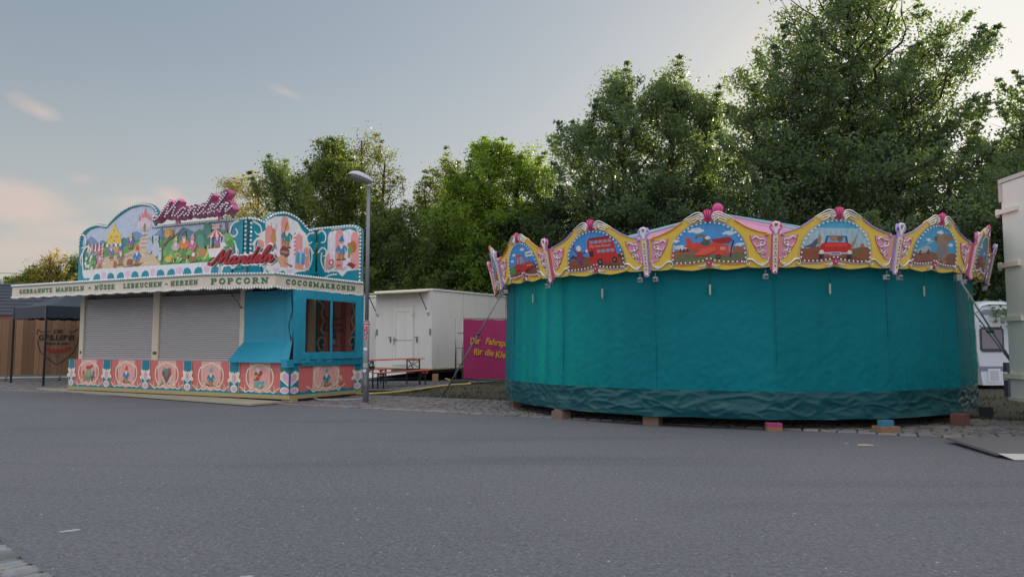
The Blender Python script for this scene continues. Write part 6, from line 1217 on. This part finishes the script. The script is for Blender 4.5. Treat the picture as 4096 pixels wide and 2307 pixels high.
# hose and cables
def hose(name, pts, r_, col, label, cat_): mb = MB(); mb.tube(cat(pts, 8), r_, col, 8); o = mb.build(name, PLASTIC, loc=(0, 0, 0)); tag(o, label, cat_)
hose('hose', [(-5.6, 21.3, .03), (-4.6, 21.35, .03), (-4.0, 21.5, .03), (-3.3, 22.6, .03), (-2.9, 23.7, .03), (-2.45, 25.2, .03), (-1.95, 26.2, .03), (-1.5, 26.9, .03), (-2.2, 28.3, .04), (-2.6, 29, .1)], .028, D(185, 165, 90), 'yellow hose lying along the grass edge from the stall to the white trailer', 'hose')
hose('cable', [stl(-.1, .9)+(.09,), stl(.15, .9)+(.04,), stl(.5, 1.05)+(.03,), stl(.9, 1.4)+(.03,), stl(1.0, 1.9)+(.03,)], .018, D(150, 150, 145), 'thin pale cable curling out from under the side of the almond stall', 'cable')
# ================================================================= caravan at the right
cv = empty('caravan', (tx(3905, 24.5), 24.5, 0), R(2), 'white caravan with a grey window and grey stripe behind the right side of the carousel', 'caravan')
prof_ = [(-.4, .28), (3.8, .28), (4.0, .9), (4.0, 2.5), (3.8, 2.85), (.25, 2.88), (.02, 2.72), (-.1, 2.3), (-.05, .9), (.05, .28)]
prof_ = [(.12, .1), (4.2, .1), (4.3, 2.5), (4.1, 2.82), (.3, 2.88), (.06, 2.78), (-.05, 2.55), (-.02, 1.2)]
mb = MB(); mb.slab(lambda s_, z, d: Vector((s_, -d, z)), prof_, -2.2, 0, D(186, 190, 200), D(190, 192, 200)); mb.build('body', PAINT, cv)
mb = MB(); mb.tube([(.0, -.03, 2.5), (.15, -.03, 2.72), (.4, -.03, 2.78), (4.1, -.03, 2.76)], .03, D(205, 206, 210), 6); mb.add([(.12, -.006, 2.42), (4.2, -.006, 2.42), (4.2, -.006, 2.6), (.3, -.006, 2.6), (.18, -.006, 2.56)], [(0, 1, 2, 3, 4)], D(120, 122, 138)); mb.build('roof_trim', PAINT, cv)
mb = MB(); mb.slab(lambda s_, z, d: Vector((s_, -d, z)), [(.08, 1.27), (.16, 1.2), (.8, 1.2), (.88, 1.27), (.88, 1.94), (.8, 2.02), (.16, 2.02), (.08, 1.94)], .002, .03, D(60, 60, 66)); wn = mb.build('window', PLASTIC, cv)
mb = MB(); mb.slab(lambda s_, z, d: Vector((s_, -d, z)), [(.14, 1.3), (.82, 1.3), (.82, 1.93), (.14, 1.93)], .031, .036, D(118, 112, 122)); mb.build('pane', PLASTIC, wn)
mb = MB(); mb.slab(lambda s_, z, d: Vector((s_, -d, z)), [(.0, .56), (4.2, .56), (4.2, .72), (.0, .72)], .002, .004, D(110, 116, 135)); mb.build('stripe', PAINT, cv)
mb = MB(); mb.slab(lambda s_, z, d: Vector((s_, -d, z)), [(.3, .2), (.72, .2), (.72, .64), (.3, .64)], .004, .02, D(196, 198, 204)); mb.slab(lambda s_, z, d: Vector((s_, -d, z)), [(.36, .25), (.66, .25), (.66, .59), (.36, .59)], .021, .024, D(170, 172, 182)); mb.build('hatch', PAINT, cv)
mb = MB(); mb.tube([(2.6, -.0, .3), (2.6, .2, .3)], .3, D(30, 30, 32), 18); mb.build('wheel', MATTE, cv); mb = MB(); mb.box(.5, 4, .2, 2.0, 0.02, .1, D(40, 40, 42)); mb.build('chassis', MATTE, cv)
# ================================================================= tall container at the right edge
ct = empty('container', (9.62, 14.35, 0), R(-2), 'tall cream white truck container cut off by the right edge of the photo', 'container')
mb = MB(); mb.rbox(0, 2.5, -7, 0, .46, 4.62, D(198, 198, 188), .02); mb.build('body', PANEL, ct)
mb = MB(); mb.box(-.02, 2.52, -7.02, .03, 4.621, 4.70, D(175, 172, 165)); mb.build('roof_rail', PAINT, ct); mb = MB(); mb.box(-.03, 2.5, -7, .01, .40, .459, D(186, 182, 172)); mb.build('bottom_rail', PAINT, ct); mb = MB(); mb.box(-.03, .04, -.06, .02, 4.25, 4.6, D(170, 165, 155)); mb.build('corner_cap', PAINT, ct)
for z in (4.05, 3.0, 1.96, .86):
    mb = MB(); mb.box(-.06, -.003, -.52, .10, z-.045, z+.045, D(202, 196, 180)); mb.tube([(-.02, .09, z-.09), (-.02, .09, z+.07)], .035, D(190, 186, 175), 8); mb.build('door_hinge', PAINT, ct)
mb = MB(); mb.box(-.03, .0, -.75, -.6, .36, .56, D(180, 178, 170)); mb.build('corner_casting', PAINT, ct)
for y in (-.7, -6.0):
    mb = MB(); mb.box(.25, .42, y-.1, y+.1, .04, .46, D(32, 32, 36)); mb.rbox(.15, .52, y-.18, y+.18, 0, .04, D(36, 36, 40), .008); mb.bar((.33, y, .2), (.9, y, .42), .06, .06, D(32, 32, 36)); mb.build('support_leg', MATTE, ct)
pd = MB(); pd.box(-.1, .1, -.08, .08, 0, .95, D(60, 62, 72)); tag(pd.build('stub_post', MATTE, loc=(tx(4024, 20.6), 20.6, 0)), 'short dark grey post between the caravan and the tall container', 'post')
# ramp plate lying at the right
rp = empty('ramp_plate', (7.6, 10.5, 0), 0, 'dark metal ramp plate with a pale front lip lying on the asphalt at lower right', 'ramp')
Q = [(-1.07, .73), (-1.36, -.90), (1.2, -1.05), (1.5, .78)]
Q = [(6.53-7.6, 11.23-10.5), (6.33-7.6, 9.75-10.5), (9.0-7.6, 9.6-10.5), (9.2-7.6, 11.4-10.5)]
mb = MB(); mb.add([(x, y, .05-(.02 if y < 0 else 0)) for x, y in Q]+[(x, y, .085-(.02 if y < 0 else 0)) for x, y in Q], [(0, 3, 2, 1)[::-1], (4, 5, 6, 7), (0, 1, 5, 4), (1, 2, 6, 5), (2, 3, 7, 6), (3, 0, 4, 7)], D(96, 92, 92)); mb.build('plate', PANEL, rp)
mb = MB(); mb.add([(-1.27, -.755, .062), (1.4, -.905, .062), (1.35, -1.12, .012), (-1.20, -.97, .012)], [(3, 2, 1, 0)], D(170, 165, 158)); mb.build('lip', PANEL, rp)
for y in (-.4, .5): mb = MB(); mb.box(-.95, 1.4, y-.04, y+.04, .0, .049, D(50, 48, 48)); mb.build('batten', WOOD, rp)
# ================================================================= left side: wooden wall, pavilion, house
ww = empty('wooden_wall', (-20.9, 28.6, 0), R(24), 'plank clad snack stand wall with a painted crest and sausage at far left', 'snack stand')
mb = MB(); WDC = [D(122, 92, 70), D(112, 84, 64), D(132, 100, 76), D(104, 78, 58), D(118, 90, 68)]; r = random.Random(2); x = -1.5; i = 0
while x < 6.2:
    w_ = r.uniform(.16, .24); c = WDC[r.randrange(5)]; mb.box(x, x+w_-.006, -.02-r.random()*.006, .02, .24, 2.42, c); x += w_
mb.box(-1.5, 6.2, .02, .05, .2, 2.42, D(60, 46, 36)); pk = mb.build('planking', WOOD, ww)
mb = MB(); mb.box(-1.5, 6.2, -.06, .06, .16, .235, D(100, 104, 104)); mb.box(-1.5, 6.2, -.3, .02, .06, .11, D(90, 92, 92))
for x in (-.6, 1.2, 3.0, 4.8): mb.bar((x, -.2, .0), (x, -.05, .2), .06, .06, D(70, 70, 72)); 
mb.build('base_frame', PAINT, ww)
frw = frame((0, -.03, 0), X, (0, -1, 0)); IN = D(40, 32, 32)
a = Art(frw); CXw = 2.87      # crest centre
def cr_(pts): return [(CXw+x*.7, z) for x, z in pts]
a.stroke(cr_([(-.98, 1.62), (-.93, 1.35), (-.78, 1.1), (-.4, .84), (0, .63), (.4, .84), (.78, 1.1), (.95, 1.4), (1.02, 1.75)]), .03, IN, 4)
a.stroke(cr_([(-1.02, 1.82), (-1.0, 2.04), (-.85, 1.93), (-.4, 1.95)]), .03, IN, 3); a.stroke(cr_([(.5, 1.95), (.7, 1.93), (.9, 2.0), (1.0, 2.08)]), .03, IN, 3)
sg = D(120, 48, 40); a.poly(cat(cr_([(-.72, 1.32), (-.6, 1.18), (-.25, 1.08), (.25, 1.08), (.6, 1.18), (.72, 1.32), (.5, 1.32), (.2, 1.26), (-.2, 1.26), (-.5, 1.32)]), 3, True), sg)
for k in range(4): a.stroke(cr_([(-.3+.2*k, 1.2), (-.27+.2*k, 1.29)]), .022, D(132, 100, 76), 0)
a.stroke([(CXw, .72), (CXw, .92)], .028, D(74, 74, 74), 0); a.ell(CXw, .94, .07, .04, D(74, 74, 74))
for k in (-1, -.33, .33, 1): a.stroke([(CXw+k*.06, .95), (CXw+k*.08, 1.04)], .018, D(74, 74, 74), 0)
a.build('crest_painting', MATTE, pk)
ftext(frw, 'DIE', CXw-.17, 1.88, .2, IN, 'crest_lettering', MATTE, pk, bold=.006, shear=.1, depth=.004, sx=1.1); ftext(frw, 'GRILLEREI', CXw-.68, 1.61, .28, IN, 'crest_lettering', MATTE, pk, bold=.010, shear=.12, sx=1.0, depth=.004)
ftext(frw, 'Imbiss & mehr', CXw-.42, 1.42, .15, IN, 'crest_lettering', MATTE, pk, bold=.003, shear=.4, depth=.004, sx=.92)
# black pavilion
BK = D(36, 44, 54)
def pavilion(name, x, y, w_, rz, ze, zp, label, legs=True):
    t = empty(name, (x, y, 0), rz, label, 'pavilion'); c = w_/2; mb = MB(); n = 10; ap = (c, c, zp)
    cr = [(0, 0), (w_, 0), (w_, w_), (0, w_)]
    for k in range(4):
        a_, b_ = cr[k], cr[(k+1) % 4]
        for j in range(n):
            t0, t1 = j/n, (j+1)/n
            def pt(q, tt): s_ = tt; zz = ze+(zp-ze)*(.42*s_+.58*s_**3); return (q[0]+(c-q[0])*s_, q[1]+(c-q[1])*s_, zz)
            if j < n-1: mb.add([pt(a_, t0), pt(b_, t0), pt(b_, t1), pt(a_, t1)], [(0, 1, 2, 3)], BK)
            else: mb.add([pt(a_, t0), pt(b_, t0), ap], [(0, 1, 2)], BK)
    mb.build('canopy_roof', FABRIC, t)
    for k in range(4):
        a_, b_ = Vector((*cr[k], 0)), Vector((*cr[(k+1) % 4], 0)); d = (b_-a_); L = d.length; n_ = Vector((d.y, -d.x, 0)).normalized(); mb = MB(); m = 8; P = [(L, ze), (0, ze)]
        for j in range(m*5+1): u = j/(m*5); P.append((L*u, ze-.40-.035*abs(math.sin(math.pi*u*m))))
        mb.slab(frame(a_, d, n_), P, 0, .01, BK); mb.build('valance', FABRIC, t)
    if legs:
        for k in range(4): mb = MB(); mb.box(cr[k][0]-.03, cr[k][0]+.03, cr[k][1]-.03, cr[k][1]+.03, 0, ze-.02, D(26, 28, 32)); mb.box(cr[k][0]-.045, cr[k][0]+.045, cr[k][1]-.045, cr[k][1]+.045, 1.0, 1.05, D(60, 60, 60)); mb.build('leg', PAINT, t)
    return t
pavilion('pavilion', -16.12, 25.53, 3.0, R(52), 2.78, 3.75, 'black folding pavilion in front of the plank wall beside the stall')
pavilion('pavilion', -18.3, 31.0, 4.0, R(10), 2.9, 5.0, 'black tent peak rising directly behind the left end of the stall sign')
# house
hs_ = empty('house', (-33.5, 42, 0), R(7), 'low house with a dark slate roof behind the plank wall at far left', 'house')
mb = MB(); mb.box(0, 16, 0, 8, 0, 3.0, D(190, 188, 182)); mb.build('wall', PANEL, hs_)
mb = MB(); SL = D(52, 56, 64); n = 9
for j in range(n):
    y0, y1 = -.5+4.3*j/n, -.5+4.3*(j+1)/n; z0, z1 = 3.05+2.0*j/n, 3.05+2.0*(j+1)/n
    xs_ = np.arange(-.5, 16.8, .3)
    for i in range(len(xs_)-1):
        q = .03*((i+j) % 2); mb.add([(xs_[i]+.006, y0, z0+.05), (xs_[i+1]-.006, y0, z0+.05), (xs_[i+1]-.006, y1+.02, z1+.015), (xs_[i]+.006, y1+.02, z1+.015), (xs_[i]+.006, y0, z0-.02), (xs_[i+1]-.006, y0, z0-.02)], [(0, 1, 2, 3), (4, 5, 1, 0)], tuple(c*rnd.uniform(.85, 1.12) for c in SL))
mb.add([(-.5, 3.8, 5.05), (16.5, 3.8, 5.05), (16.5, 8.5, 3.0), (-.5, 8.5, 3.0)], [(0, 1, 2, 3)], SL); mb.add([(-.5, -.45, 3.0), (16.5, -.45, 3.0), (16.5, 3.8, 5.0), (-.5, 3.8, 5.0)], [(3, 2, 1, 0)], D(50, 50, 55))
rf = mb.build('roof', MATTE, hs_); mb = MB(); mb.tube([(-.5, 3.8, 5.1), (16.5, 3.8, 5.1)], .09, D(70, 78, 88), 8); mb.build('ridge', MATTE, rf)
mb = MB(); mb.box(-.5, 16.5, -.56, -.44, 2.72, 3.0, D(100, 58, 48)); mb.build('fascia_board', PAINT, hs_)
for x in (1.5, 4.5): mb = MB(); mb.box(x, x+1.4, -.03, .0, 1.1, 2.4, D(70, 78, 86)); mb.build('window', PLASTIC, hs_)
mb = MB(); mb.tube([(-70, 62, th(1088, 62)), (tx(-300, 62), 62, th(1086, 62)), (tx(330, 62), 62, th(1098, 62))], .02, D(60, 60, 64), 5); tag(mb.build('overhead_wire', MATTE), 'thin overhead wire above the slate roof at far left', 'wire')
